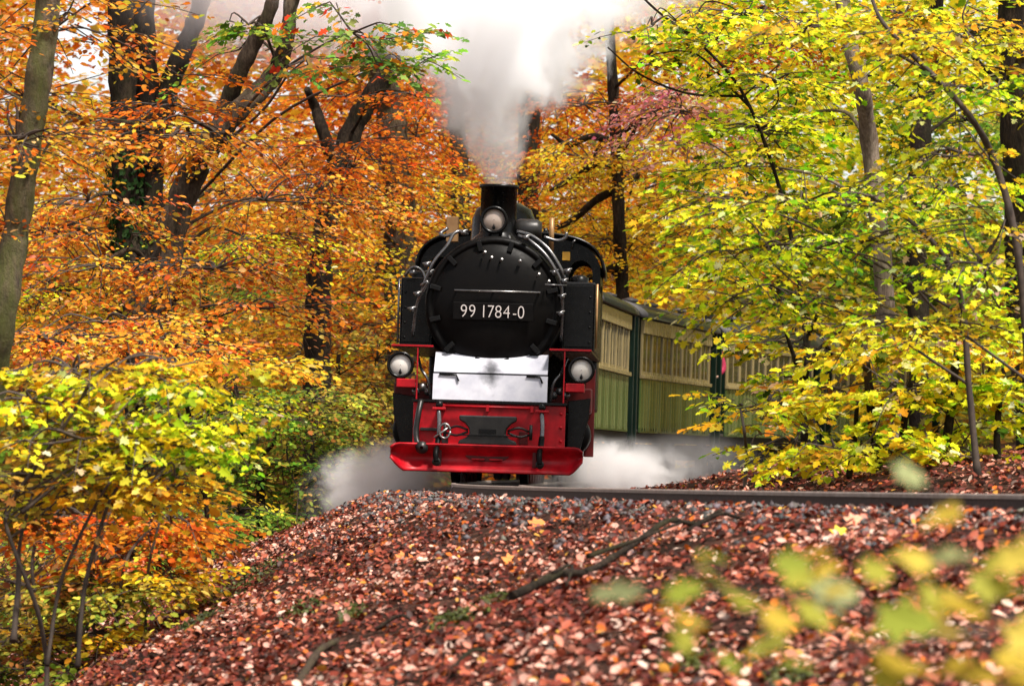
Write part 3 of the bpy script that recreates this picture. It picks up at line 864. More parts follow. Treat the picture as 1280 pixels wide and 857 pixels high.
    b(MB().lathe([(.001, -.06), (.05, -.05), (.05, .05), (.001, .06)], (-1.02, 1.5, 2.49), 'y', 12), 'tank_valve', 'pipe')
    b(MB().tube(smoothpath([(-1.12, 1.5, 2.45), (-1.02, 1.45, 2.56), (-.9, 1.45, 2.5), (-.84, 1.4, 2.3)], 4), .018, 6), 'tank_pipe', 'pipe')
    # --- cab
    roofp = []
    for i in range(25):
        t = i / 24
        a = math.pi * (1 - t)
        x = 1.17 * math.copysign(abs(math.cos(a)) ** .55, math.cos(a))
        z = 2.66 + .50 * abs(math.sin(a)) ** .75
        roofp.append((x, z))
    outer = [(-1.15, 1.6)] + [(x * .985, z - .03) for x, z in roofp] + [(1.15, 1.6)]
    def arch(cx):
        return [(cx - .15, 2.47), (cx + .15, 2.47), (cx + .15, 2.68)] + [(cx + .15 * math.cos(a), 2.68 + .17 * math.sin(a)) for a in [math.pi * k / 10 for k in range(1, 10)]] + [(cx - .15, 2.68)]
    cab = holed_plate('cab_front', outer, [arch(-.90), arch(.90)], 5.3, .04, 'black', L)
    holed_plate('cab_back', outer, [arch(-.90), arch(.90)], 7.25, .04, 'black', L)
    for sx in (-1, 1):
        b(MB().box(min(sx * 1.11, sx * 1.15), max(sx * 1.11, sx * 1.15), 5.34, 5.6, 1.6, 2.66), 'cab_side', 'black')
        b(MB().box(min(sx * 1.11, sx * 1.15), max(sx * 1.11, sx * 1.15), 6.75, 7.25, 1.6, 2.66), 'cab_side', 'black')
        b(MB().box(min(sx * 1.11, sx * 1.15), max(sx * 1.11, sx * 1.15), 5.6, 6.75, 1.6, 2.05), 'cab_door', 'black', .006)
        b(MB().box(min(sx * 1.11, sx * 1.152), max(sx * 1.11, sx * 1.152), 5.6, 6.75, 2.56, 2.66), 'cab_lintel', 'black')
    rf = MB(); n = len(roofp)
    v = [(x, y, z) for y in (5.15, 7.4) for x, z in roofp]
    rf.add(v, [(i, i + 1, i + 1 + n, i + n) for i in range(n - 1)], True)
    ro = b(rf, 'cab_roof', 'black'); so = ro.modifiers.new('s', 'SOLIDIFY'); so.thickness = .035; so.offset = 1
    b(MB().box(.66, .76, 5.26, 5.298, 2.84, 2.95), 'warning_plate', 'yellow', .004)
    b(MB().tube([(.44, 5.2, 3.12), (.44, 5.2, 3.24)], .03), 'roof_vent', 'black')
    b(MB().tube(smoothpath([(.78, 5.2, 3.0), (.80, 5.15, 3.08), (.86, 5.2, 3.10)], 4), .012, 6), 'roof_hook', 'pipe')
    b(MB().box(-1.1, 1.1, 7.3, 8.8, .95, 2.2), 'coal_bunker', 'black', .03)
    for sx in (-1, 1):
        lamp('front_lamp', sx * 1.06, .12, 1.36, .145, L, 'lens_white')
    return L
build_loco()

# ------------------------------------------------------------------ wagons
WID = 1.0
def build_wagon(L_, label):
    root = tag(empty('passenger_wagon'), label, 'wagon', 'passenger wagons coupled behind the locomotive')
    y0, y1 = .75, L_ - .75
    b = lambda mb, nm, mt, bev=0.0, par=root: mb.build(nm, M[mt], par, bev)
    zf, ze = .78, 2.50
    b(MB().box(-.95, .95, .05, L_ - .05, .60, .76), 'underframe', 'black_matt')
    body = b(MB().box(-.96, .96, y0, y1, zf, ze), 'body', 'green_dark')
    n = int(round((y1 - y0) / .15)); wbd = (y1 - y0) / n
    bds = []
    for kk in range(3):
        bdm = MB().box(-.012, .016 + .004 * kk, -wbd / 2 + .012, wbd / 2 - .012, 0, .80).mesh('board'); bdm.materials.append(M['green%d' % kk]); bds.append(bdm)
    nw = int((y1 - y0) // 1.15); ww = (y1 - y0) / nw
    for sx in (-1, 1):
        for i in range(n):
            link('board', bds[(i * 7 + i // 3) % 3], None, root, (sx * .975, y0 + wbd * (i + .5), zf))
        b(MB().box(min(sx * .96, sx * 1.035), max(sx * .96, sx * 1.035), y0, y1, 1.585, 1.645), 'belt_rail', 'cream', .006)
        b(MB().box(min(sx * .96, sx * 1.02), max(sx * .96, sx * 1.02), y0, y1, 2.28, 2.498), 'letter_board', 'cream', .004)
        b(MB().box(min(sx * .96, sx * .995), max(sx * .96, sx * .995), y0, y1, zf - .03, zf + .05), 'sole_trim', 'green1', .004)
        for i in range(nw + 1):
            yy = y0 + ww * i; yy = min(max(yy, y0 + .07), y1 - .07)
            b(MB().box(min(sx * .96, sx * .992), max(sx * .96, sx * .992), yy - .07, yy + .07, 1.647, 2.278), 'window_post', 'cream', .004)
        for i in range(nw):
            ya, yb = y0 + ww * i + (.14 if i == 0 else .07), y0 + ww * (i + 1) - (.14 if i == nw - 1 else .07)
            wn = b(MB().box(min(sx * .962, sx * .972), max(sx * .962, sx * .972), ya + .002, yb - .002, 1.70, 2.277), 'window', 'glass')
            b(MB().box(min(sx * .962, sx * .982), max(sx * .962, sx * .982), ya + .002, yb - .002, 1.647, 1.697), 'window_sill', 'cream', .003, wn)
            b(MB().box(min(sx * .964, sx * .982), max(sx * .964, sx * .982), (ya + yb) / 2 - .014, (ya + yb) / 2 + .014, 1.70, 2.276), 'window_bar', 'cream', .003, wn)
    # roof
    prof = [(1.08 * math.cos(math.pi * (1 - i / 18)), ze + .02 + .33 * math.sin(math.pi * i / 18) ** .9) for i in range(19)]
    rf = MB(); m = len(prof)
    rf.add([(x, y, z) for y in (.0, L_) for x, z in prof], [(i, i + 1, i + 1 + m, i + m) for i in range(m - 1)], True)
    r = b(rf, 'roof', 'roof'); so = r.modifiers.new('s', 'SOLIDIFY'); so.thickness = .05; so.offset = -1
    b(MB().prism(prof, y0, y1), 'roof_body', 'green_dark')
    for k in range(4):
        b(MB().lathe([(.09, 0), (.09, .1), (.14, .12), (.14, .16), (.001, .2)], (0, L_ * (k + .5) / 4, 2.80), 'z', 14), 'roof_ventilator', 'roof', 0, r)
    # end platforms
    for ye, yi in ((.08, y0), (L_ - .08, y1)):
        for sx in (-1, 1):
            b(MB().box(sx * .97 - .05, sx * .97 + .05, ye - .05, ye + .05, .62, 2.52), 'corner_post', 'green_dark', .01)
            b(MB().box(min(sx * .32, sx * .92), max(sx * .32, sx * .92), ye - .02, ye + .02, .8, 1.6), 'end_railing', 'green_dark', .006)
            b(MB().box(min(sx * .99, sx * 1.02), max(sx * .99, sx * 1.02), min(ye, yi), max(ye, yi), .30, .34), 'step', 'iron')
            b(MB().tube([(sx * 1.0, ye, .62), (sx * 1.0, ye, .32)], .02, 6), 'step_hanger', 'iron')
        b(MB().box(-.95, .95, min(ye, yi), max(ye, yi), .765, .80), 'platform', 'sleeper')
        b(MB().box(-.35, .35, (yi - .02 if yi == y0 else yi + .001), (yi - .001 if yi == y0 else yi + .02), .82, 2.35), 'end_door', 'cream', .005)
    for yc in (1.6, 2.8, L_ - 2.8, L_ - 1.6):
        for sx in (-1, 1):
            wh = b(MB().lathe([(.33, 0), (.33, .09), (.29, .1), (.28, .04), (.08, .03), (.08, .12), (.01, .12)], (0, 0, 0), 'x', 22), 'wheel', 'iron')
            wh.location = (sx * .36, yc, .33)
            if sx < 0: wh.rotation_euler = (0, 0, math.pi)
    for yc in (2.2, L_ - 2.2):
        b(MB().box(-.5, .5, yc - .95, yc + .95, .38, .55), 'bogie', 'black_matt', .02)
    b(MB().box(-.6, .6, L_ / 2 - .9, L_ / 2 + .9, .3, .58), 'battery_box', 'black_matt', .02)
    return root

WAG = [(10.2, 18.0, 'shorter wagon coupled straight behind the locomotive cab'),
       (18.5, 28.8, 'pale green boarded wagon, second one behind the locomotive'),
       (29.3, 39.6, 'green and cream wagon whose front platform carries the person in pink'),
       (40.1, 50.4, 'last visible wagon, mostly hidden behind yellow leaves')]
wag_roots = []
for s0, s1, lab in WAG:
    r_ = build_wagon(s1 - s0, lab)
    p0, _ = track(s0); p1, _ = track(s1)
    r_.location = p0
    r_.rotation_euler = (0, CANT, -math.atan2(p1.x - p0.x, p1.y - p0.y))
    wag_roots.append(r_)

# ------------------------------------------------------------------ the passenger on the platform
def build_person():
    W = wag_roots[2]
    bpy.context.view_layer.update()
    loc = W.matrix_world @ Vector((.80, .36, .80))
    root = tag(empty('person', loc, (0, 0, R(160))), 'person in a pink jacket and dark trousers standing on the wagon platform', 'person')
    def skin(name, verts, edges, rad, mat, parent, sub=2):
        me = bpy.data.meshes.new(name); me.from_pydata(verts, edges, []); me.update()
        o = link(name, me, M[mat], parent)
        o.modifiers.new('skin', 'SKIN')
        sv = me.skin_vertices[0].data
        for i, r in enumerate(rad): sv[i].radius = (r, r * .85) if not isinstance(r, tuple) else r
        sv[0].use_root = True
        for p in sv[1:] if False else []: pass
        sm = o.modifiers.new('sub', 'SUBSURF'); sm.levels = sub; sm.render_levels = sub
        return o
    # one continuous body: pelvis, legs, spine, neck, head, arms (facing +y local)
    V = [(0, 0, .92), (.10, 0, .88), (.11, .02, .50), (.11, 0, .09), (.11, .10, .04), (-.10, 0, .88), (-.11, .02, .50), (-.11, 0, .09), (-.11, .10, .04),
         (0, 0, 1.15), (0, 0, 1.36), (0, .01, 1.46), (0, .02, 1.56), (0, .02, 1.66),
         (.17, 0, 1.38), (.24, .02, 1.12), (.20, .22, 1.00), (-.17, 0, 1.38), (-.24, .02, 1.12), (-.20, .20, 1.02)]
    E = [(0, 1), (1, 2), (2, 3), (3, 4), (0, 5), (5, 6), (6, 7), (7, 8), (0, 9), (9, 10), (10, 11), (11, 12), (12, 13), (10, 14), (14, 15), (15, 16), (10, 17), (17, 18), (18, 19)]
    rad = [.15, .095, .065, .045, .04, .095, .065, .045, .04, .15, .15, .055, .095, .07, .065, .05, .038, .065, .05, .038]
    skin('body', V, E, rad, 'trousers', root)
    # jacket: shell over torso and arms
    Vj = [(0, 0, .84), (0, 0, 1.12), (0, 0, 1.35), (0, .01, 1.44), (.18, 0, 1.38), (.25, .02, 1.12), (.21, .19, 1.02), (-.18, 0, 1.38), (-.25, .02, 1.12), (-.21, .17, 1.03)]
    Ej = [(0, 1), (1, 2), (2, 3), (2, 4), (4, 5), (5, 6), (2, 7), (7, 8), (8, 9)]
    skin('jacket', Vj, Ej, [.20, .19, .185, .09, .09, .07, .055, .09, .07, .055], 'coat', root)
    hd = MB().lathe([(.001, -.125), (.045, -.115), (.065, -.07), (.078, -.01), (.08, .04), (.07, .09), (.04, .12), (.001, .13)], (0, .025, 1.60), 'z', 18).build('head', M['skin'], root)
    MB().tube([(0, .105, 1.62), (0, .13, 1.585), (0, .105, 1.575)], [.008, .014, .008], 6).build('nose', M['skin'], hd)
    for sx in (-1, 1):
        MB().lathe([(.001, -.008), (.011, 0), (.001, .008)], (sx * .032, .098, 1.615), 'y', 8).build('eye', M['trousers'], hd)
        MB().lathe([(.001, -.012), (.03, -.006), (.03, .006), (.001, .012)], (sx * .084, .02, 1.60), 'x', 10).build('ear', M['skin'], hd)
    MB().box(-.025, .025, .097, .102, 1.545, 1.551).build('mouth', M['coat'], hd)
    MB().lathe([(.086, -.02), (.092, .04), (.08, .1), (.045, .135), (.001, .145)], (0, .008, 1.60), 'z', 18).build('hair', M['hair'], root)
    for sx, y in ((1, .22), (-1, .20)):
        h = MB().tube([(sx * .21, y, 1.0), (sx * .21, y + .05, .99), (sx * .20, y + .10, .985)], [.028, .042, .03], 8).build('hand', M['skin'], root)
        for k in range(4):
            x = sx * .21 + (k - 1.5) * .02
            MB().tube([(x, y + .09, .99), (x, y + .135, .985), (x, y + .15 - abs(k - 1.5) * .006, .955)], [.0095, .009, .007], 6).build('finger', M['skin'], h)
        MB().tube([(sx * .21 - sx * .035, y + .03, .99), (sx * .21 - sx * .065, y + .07, .98), (sx * .21 - sx * .06, y + .10, .965)], [.011, .01, .008], 6).build('thumb', M['skin'], h)
build_person()
# ------------------------------------------------------------------ fallen leaves, ballast, sticks, moss
LIT = [((.12, .020, .012), 6), ((.24, .042, .022), 5.5), ((.38, .090, .045), 4), ((.54, .20, .13), 3.4), ((.68, .36, .27), 2.4), ((.48, .11, .012), 1.6), ((.045, .014, .009), 5), ((.70, .50, .39), .5), ((.58, .28, .04), .5)]
LITC = np.array([x[0] for x in LIT]); LITW = np.array([x[1] for x in LIT])
def lit_cols(x, y):
    # patches: some mostly dark and rotten, some freshly fallen and pale
    n = len(x)
    f = np.sin(x * 1.1 + .7 * y) + np.sin(x * 2.3 - .9 * y + 1.3) * .7 + np.sin(y * 1.9 + x * .4) * .6
    u, s = track_us(x, y)
    f = f + np.interp(s, [-30, -12, 0], [0, .3, 1.2]) * (u > 1)       # the ridge by the plough holds the palest leaves
    lum = LITC.sum(1); lum = (lum - lum.mean()) / lum.std()
    W = LITW[None, :] * np.exp(.42 * f[:, None] * lum[None, :])
    W = np.cumsum(W, 1); W /= W[:, -1:]
    k = (rng.random((n, 1)) > W).sum(1)
    return np.clip(LITC[k] * (1 + rng.normal(0, .18, (n, 1))), .005, .9)

def ground_normal(x, y):
    e = .08
    nx_ = -(ground_z(x + e, y) - ground_z(x - e, y)) / (2 * e); ny_ = -(ground_z(x, y + e) - ground_z(x, y - e)) / (2 * e)
    n = np.stack([nx_, ny_, np.ones_like(nx_)], 1)
    return n / np.linalg.norm(n, axis=1, keepdims=True)

def scatter_litter(name, label, n, d0, d1, power, fx, size=(.045, .085), keep=None, lift=.012):
    d = d0 + (d1 - d0) * rng.random(n) ** power
    x = (rng.random(n) * 2 - 1) * (fx * d + 1.5)
    if keep is not None:
        m = keep(x, d); x, d = x[m], d[m]
    n = len(x)
    z = ground_z(x, d)
    nr = ground_normal(x, d)
    P = np.stack([x, d, z], 1) + nr * rng.uniform(.0, lift * 2.6, (n, 1))
    nr = nr + rng.normal(0, .46, (n, 3))
    an = rng.random(n) * 6.283
    D = np.stack([np.cos(an), np.sin(an), 0 * an], 1)
    D = D - nr * (np.sum(D * nr, 1) / np.sum(nr * nr, 1))[:, None]
    sz = (size[0] + (size[1] - size[0]) * rng.random(n) ** 1.5) * np.interp(d, [22, 30, 42, 60], [1.12, 1.0, .8, .7])
    me = leaf_mesh(name, 'litter', P, D, nr, sz, lit_cols(x, d))
    return tag(link(name, me, M['litter']), label, 'leaves', kind='stuff')

def bank_keep(x, y):
    u, s = track_us(x, y)
    thin = np.interp(np.abs(u), [0, .55, 1.1, 2.0, 3.0], [.12, .18, .35, .75, 1.0])
    bare = np.sin(x * 1.9 + 1.1 * y) * np.sin(y * 1.4 - x * .8) + .5 * np.sin(x * 4.3 + y * 2.9)
    thin = thin * np.where(bare > .7, .2, 1)
    return (rng.random(len(x)) < thin) & (u > -1.6) & (u < 14)
scatter_litter('fallen_leaves', 'brown and pink fallen beech leaves covering the embankment slope', 215000, 20, 64, .85, .10, size=(.033, .090), keep=bank_keep)
def inner_keep(x, y):
    u, s = track_us(x, y)
    return (u < -1.0) & (u > -14)
scatter_litter('fallen_leaves', 'pinkish fallen leaves on the ground inside the curve beside the wagons', 90000, 34, 92, .9, .11, size=(.05, .10), keep=inner_keep)
def left_keep(x, y):
    u, s = track_us(x, y)
    return (u > 3) & (x < -1)
scatter_litter('fallen_leaves', 'dull fallen leaves on the hollow floor below the embankment', 30000, 30, 100, .9, .11, size=(.06, .10), keep=left_keep)

def ballast():
    n = 6500
    s = -44 + 56 * rng.random(n)
    u = np.where(rng.random(n) < .55, rng.uniform(-1.25, 1.5, n), rng.normal(1.2, .7, n))
    pts = np.array([np.array(track(float(a))[0]) + np.array([-math.cos(track(float(a))[1]) * b_, math.sin(track(float(a))[1]) * b_, 0]) for a, b_ in zip(s, u)])
    keep = ~((np.abs(np.abs(u) - .39) < .07))
    pts = pts[keep]; n = len(pts)
    z = ground_z(pts[:, 0], pts[:, 1]); pts[:, 2] = z + rng.uniform(-.005, .02, n)
    base = np.array([(1, 0, 0), (-1, 0, 0), (0, 1, 0), (0, -1, 0), (0, 0, 1), (0, 0, -1)], float)
    tf = [(4, 0, 2), (4, 2, 1), (4, 1, 3), (4, 3, 0), (5, 2, 0), (5, 1, 2), (5, 3, 1), (5, 0, 3)]
    sc = rng.uniform(.018, .042, (n, 1, 1)) * rng.uniform(.6, 1.35, (n, 6, 1))
    rz = rotz(rng.random(n) * 6.283) @ roty(rng.random(n) * 6.283)
    V = np.einsum('nij,kj->nki', rz, base) * sc + pts[:, None, :]
    LI = (np.arange(n)[:, None] * 6 + np.array(tf).ravel()[None, :]).ravel().astype(np.int32)
    me = bpy.data.meshes.new('ballast_stones')
    me.vertices.add(n * 6); me.vertices.foreach_set('co', V.astype(np.float32).ravel())
    me.loops.add(len(LI)); me.loops.foreach_set('vertex_index', LI)
    me.polygons.add(len(LI) // 3); me.polygons.foreach_set('loop_start', np.arange(0, len(LI), 3, dtype=np.int32)); me.polygons.foreach_set('loop_total', np.full(len(LI) // 3, 3, np.int32))
    me.update(calc_edges=True)
    c = np.array([.062, .052, .050])[None, :] * rng.uniform(.4, 2.4, (n, 1)) * (1 + rng.normal(0, .08, (n, 3)))
    C = np.ones((n, 6, 4), np.float32); C[:, :, :3] = np.clip(c, .01, .5)[:, None, :]
    me.attributes.new('tint', 'FLOAT_COLOR', 'POINT').data.foreach_set('color', C.ravel())
    tag(link('ballast_stones', me, M['stone']), 'grey crushed ballast stones along the rails', 'ballast', kind='stuff')
ballast()

def small_twigs():
    n = 420
    mb = MB()
    for i in range(n):
        d = random.uniform(21, 58); x = random.uniform(-.1, .1) * d
        u, s = track_us(np.array([x]), np.array([d]))
        if not (1.0 < u[0] < 13): continue
        a = random.uniform(0, 6.28); L = random.uniform(.08, .35)
        pts = []
        for q in range(4):
            xx, yy = x + math.cos(a) * L * q / 3, d + math.sin(a) * L * q / 3
            pts.append((xx + random.uniform(-.012, .012), yy, gz(xx, yy) + .03 + random.uniform(-.01, .02)))
        r = random.uniform(.003, .008)
        mb.tube(pts, [r, r, r * .8, r * .5], 4)
    tag(mb.build('twig_litter', M['bark_dark']), 'small broken twigs strewn among the fallen leaves', 'twigs', kind='stuff')
small_twigs()

def on_ground(px, py, lo=18.0, hi=70.0):
    """world point of the ground seen at a photo pixel (first hit)"""
    d = np.linspace(lo, hi, 3000)
    x = (px - 640) / FPX * d
    zr = CAMZ + (HOR - py) / FPX * d
    k = np.nonzero(ground_z(x, d) >= zr)[0]
    i = k[0] if len(k) else len(d) - 1
    return Vector((x[i], d[i], float(ground_z(x[i:i + 1], d[i:i + 1])[0])))

def stick(label, px_path, r0, r1, forks=(), mat='bark_brown', lift=.03):
    pts = [on_ground(*p) + Vector((0, 0, lift + .05 * math.sin(i * 2.1))) for i, p in enumerate(px_path)]
    base = pts[0].copy()
    root = tag(empty('fallen_branch', base), label, 'branch')
    def put(nm, P, a, b_):
        sp = smoothpath([p - base for p in P], 4); k = len(sp)
        MB().tube(sp, [(a + (b_ - a) * i / (k - 1)) * (1 + .15 * math.sin(i * 2.7)) for i in range(k)], 8).build(nm, M[mat], root)
    put('main_stem', pts, r0, r1)
    for fk, a, b_ in forks:
        put('side_stem', [on_ground(*p) + Vector((0, 0, lift + .08)) for p in fk], a, b_)
stick('long dark fallen branch lying up the slope towards the rail', [(640, 762), (700, 742), (735, 722), (790, 697), (835, 674), (870, 662), (902, 652)], .032, .014,
      [([(735, 726), (790, 707), (850, 684)], .02, .010), ([(690, 748), (715, 738), (708, 765)], .014, .008)], 'bark_dark', .09)
stick('bent twig lying against the near rail', [(860, 668), (900, 655), (935, 645), (962, 632)], .018, .008, [], 'bark_dark')
stick('thin bleached stick lying on the steep leaf bank', [(372, 862), (398, 828), (424, 797)], .030, .022, [], 'bark_brown', .03)
stick('short dark twig half buried in leaves', [(560, 850), (590, 828), (625, 815)], .018, .008, [], 'bark_dark')
stick('crooked pale twig beside the near rail', [(1035, 620), (1050, 632), (1082, 634)], .010, .006, [], 'bark_pale')
stick('slender twig lying above the moss', [(860, 800), (885, 770), (905, 752)], .012, .006, [], 'bark_dark')
stick('small dark twig low on the slope', [(470, 792), (500, 782), (520, 776)], .016, .008, [], 'bark_dark')

def moss(label, px, py, rx, ry, n=900):
    c = on_ground(px, py)
    sc = c.y / FPX
    g = rng.normal(0, .45, (n, 2))
    x = c.x + g[:, 0] * rx * sc; y = c.y + g[:, 1] * ry * sc * 9
    P = np.stack([x, y, ground_z(x, y) + .015], 1)
    nr = np.stack([rng.normal(0, .5, n), rng.normal(0, .5, n) - .3, np.ones(n)], 1)
    D = np.stack([rng.normal(0, .7, n), rng.normal(0, .7, n), np.abs(rng.normal(.3, .3, n))], 1)
    C = np.array([.055, .060, .010])[None, :] * rng.uniform(.4, 1.9, (n, 1)) * np.array([[1, 1, 1]]) * (1 + rng.normal(0, .1, (n, 3)))
    me = leaf_mesh('moss_patch', 'far', P - np.array(c), D, nr, rng.uniform(.02, .05, n), np.clip(C, .005, .6))
    tag(link('moss_patch', me, M['litter'], None, c), label, 'moss', kind='stuff')
for (px, py, rx, ry, lab) in [(310, 720, 45, 22, 'large olive moss patch near the ridge of the bank'), (385, 760, 30, 14, 'moss patch between the ridge and the bleached stick'),
                              (438, 773, 16, 12, 'bright green small moss tuft by the twig'), (575, 772, 34, 10, 'flat moss streak below the long fallen branch'),
                              (620, 750, 22, 8, 'thin moss strip beside the root of the fallen branch'), (860, 830, 35, 16, 'dark moss cushion on the lower slope'),
                              (250, 775, 26, 12, 'moss patch on the edge of the hollow'), (985, 850, 30, 12, 'low moss cushion under the blurred leaves')]:
    moss(lab, px, py, rx, ry)

for (px, py, c, lab) in [(1040, 673, (.95, .66, .03), 'single bright yellow fallen leaf on dark ballast'), (1058, 657, (.85, .35, .20), 'pale orange fallen leaf near the rail'),
                         (663, 660, (.85, .25, .05), 'orange upright fallen leaf on the upper slope'), (497, 702, (.80, .22, .04), 'orange fallen leaf cluster on the left slope'),
                         (346, 791, (.75, .12, .03), 'red orange fallen leaf on the left bank'), (630, 706, (.82, .26, .05), 'orange fallen leaf halfway up the slope')]:
    p = on_ground(px, py)
    me = leaf_mesh('fallen_leaf', 'maple', np.array([[0, 0, .03]]), np.array([[.9, .2, .15]]), np.array([[0, -.7, .7]]), np.array([.13]), np.array([c]))
    tag(link('fallen_leaf', me, M['litter'], None, p), lab, 'leaf')

# ------------------------------------------------------------------ the far wood
def far_wood():
    n = 330000
    d = np.where(rng.random(n) < .72, rng.uniform(98, 138, n), rng.uniform(138, 170, n))
    px = rng.uniform(-700, 1980, n)
    top = 20 + 0 * px
    py = rng.uniform(-330, 640, n)
    # rounded crowns: density from a smooth random field, gaps stay open
    x = (px - 640) / FPX * d; z = CAMZ + (HOR - py) / FPX * d
    fld = np.sin(x * .9 + d * .35) * np.cos(z * .8 - d * .22 + x * .25) + .6 * np.sin(x * 2.1 - z * 1.7 + d * .5) + .5 * np.sin(d * .9 + x * .4)
    gap = np.exp(-(((px - 105) / 42) ** 2 + ((py - 55) / 70) ** 2)) * 2.6
    m = (fld + 1.9 + (d > 138) * 1.2 - gap * 1.5) > rng.random(n) * 1.3
    x, z, d, px, py = x[m], z[m], d[m], px[m], py[m]
    n = len(x)
    C = np.empty((n, 3))
    key = px + rng.normal(0, 70, n) + 60 * np.sin(z * 1.1 + d * .3)
    kz = py + rng.normal(0, 50, n)
    zone = np.where(key < 430, 0, np.where(key < 720, 1, np.where(key < 900, 2, 3)))
    zone = np.where((key < 520) & (kz > 430), 4, zone)
    zone = np.where((key > 900) & (kz > 300), 5, zone)
    mixr = rng.random(n) < .30
    zone = np.where(mixr & (zone < 2), np.where(np.sin(x * .8 + z * .9 + d * .3) > 0, 2, 4), zone)
    for k, pal in enumerate(('orange', 'rust', 'gold', 'yellowgreen', 'olive', 'olive')):
        s = zone == k; C[s] = pick(pal, int(s.sum()))
    an = rng.random(n) * 6.283
    D = np.stack([np.cos(an), np.sin(an), rng.normal(-.2, .3, n)], 1)
    N = np.tile([0, -.35, 1.0], (n, 1)) + rng.normal(0, .45, (n, 3))
    me = leaf_mesh('far_woodland', 'far', np.stack([x, d, z], 1), D, N, rng.uniform(.14, .28, n) * np.where(d > 138, 1.7, 1.0), C)
    tag(link('far_woodland', me, M['leaf']), 'distant autumn woodland closing the view behind the trees', 'woodland', kind='stuff')
far_wood()

def shade_canopy():  # leaf layer added above the view to shade the wood behind the locomotive
    n = 60000
    x = rng.uniform(-32, 32, n); y = rng.uniform(66, 160, n); z = rng.uniform(12.5, 19, n) + .03 * (y - 66)
    f = np.sin(x * .55 + y * .21) + np.sin(x * .31 - y * .43 + 1.0) + .6 * np.sin(z * .9 + x * .8)
    m = (f > -.75 + rng.random(n) * .5) & (z > CAMZ + (HOR + 60) / FPX * y) & ~((np.abs(x) < 3.0) & (y < 74))
    x, y, z = x[m], y[m], z[m]; n = len(x)
    C = np.where((x < 3)[:, None], pick('orange', n), pick('yellowgreen', n))
    an = rng.random(n) * 6.283
    D = np.stack([np.cos(an), np.sin(an), rng.normal(-.2, .3, n)], 1)
    N = np.tile([0, 0, 1.0], (n, 1)) + rng.normal(0, .4, (n, 3))
    me = leaf_mesh('added_canopy', 'far', np.stack([x, y, z], 1), D, N, rng.uniform(.35, .62, n), C)
    tag(link('added_canopy', me, M['leaf']), 'added leaf layer high above the view that shades the wood', 'shade_canopy', kind='stuff')
shade_canopy()

# ------------------------------------------------------------------ trees on the left
O = 'orange'
tree('beech_tree', 'smooth greenish trunk leaning right, mossy, closest on the hollow side', 'tree', 'bark_moss', 48,
     [(-32, 640), (-14, 500), (4, 400), (18, 300), (32, 200), (46, 100), (57, 0), (66, -150), (72, -320)], [40, 38, 36, 35, 34, 34, 32, 28, 20],
     [(60, 40, .6, 120, 50, 1.0, 26, O), (20, 175, -.6, 90, 45, .8, 18, O), (190, 160, .4, 100, 18, .6, 10, O), (-60, 280, 0, 90, 60, 1, 20, O), (-80, 80, 0, 90, 80, 1, 20, O),
      (60, -170, 0, 220, 90, 1.6, 30, O)], seed=1, leaf=.075)
tree('beech_tree', 'thick dark twin trunk with ivy standing behind the greenish one', 'tree', 'bark_dark', 74,
     [(178, 560), (176, 470), (174, 390), (163, 300), (157, 200), (152, 100), (150, 0), (147, -150), (145, -330)], [46, 44, 42, 40, 37, 35, 33, 28, 20],
     [(60, 290, 1.5, 140, 60, 1.6, 50, O), (120, 190, 2, 130, 60, 1.5, 26, 'gold'), (70, 360, 1, 110, 45, 1.4, 36, 'yellow'), (150, -150, 0, 260, 90, 2.4, 40, O),
      (280, 240, 4, 60, 50, 1.2, 18, O), (30, 120, 3, 110, 60, 1.5, 26, 'gold')],
     extra=[([(172, 420), (186, 320), (188, 200), (181, 100), (178, 0), (182, -120)], [34, 32, 30, 31, 28, 22]),
            ([(186, 210), (202, 140), (214, 95), (232, 50), (250, 0), (262, -90)], [28, 27, 26, 24, 22, 16])], seed=2, ivy=(190, 330, 900))
tree('beech_tree', 'leaning forked beech with orange branches drooping in layers in front of the smoke', 'tree', 'bark_brown', 66,
     [(196, 480), (204, 380), (214, 290), (236, 225), (262, 182), (300, 138), (338, 96), (356, 60), (362, 20), (366, -80)], [40, 38, 36, 36, 34, 26, 24, 20, 18, 12],
     [(215, 130, -3, 60, 40, .9, 24, 'rust'), (215, 172, -4, 50, 12, .6, 10, O), (270, 335, -5, 130, 32, 1.0, 46, O), (130, 330, -5, 110, 45, 1.0, 40, O), (310, 385, -6, 80, 14, .8, 18, O),
      (330, 250, 2, 110, 50, 1.4, 34, O), (310, 300, 3, 80, 22, 1, 20, 'yellow'), (110, 250, -4, 70, 26, 1, 20, O), (320, 180, -2, 70, 12, .6, 9, O),
      (360, -110, 0, 200, 70, 1.6, 20, O), (300, 60, 2, 60, 50, .8, 6, 'green')],
     extra=[([(268, 178), (284, 125), (300, 88), (322, 45), (340, 8), (350, -60)], [26, 22, 21, 20, 17, 10])], seed=3, leaf=.082, dense=1.05)
tree('maple_tree', 'dark forked trunk behind the orange beech layers, left of the cab', 'tree', 'bark_dark', 79,
     [(398, 560), (396, 470), (398, 390), (402, 320), (418, 230), (440, 160), (470, 110), (492, 78), (520, 20), (540, -90)], [36, 35, 33, 31, 30, 28, 26, 22, 18, 10],
     [(380, 250, -3, 70, 40, 1.0, 22, 'orange'), (440, 210, -3, 70, 40, 1, 24, 'rust'), (470, -120, 0, 140, 60, 1, 16, 'greenred'), (400, 300, -3, 60, 30, .8, 16, 'orange'), (520, 120, -2, 50, 30, .8, 10, 'rust')],
     leafkind='beech', leaf=.085, slen=.85, extra=[([(422, 215), (404, 165), (394, 135), (384, 112)], [20, 16, 13, 8])], seed=4)
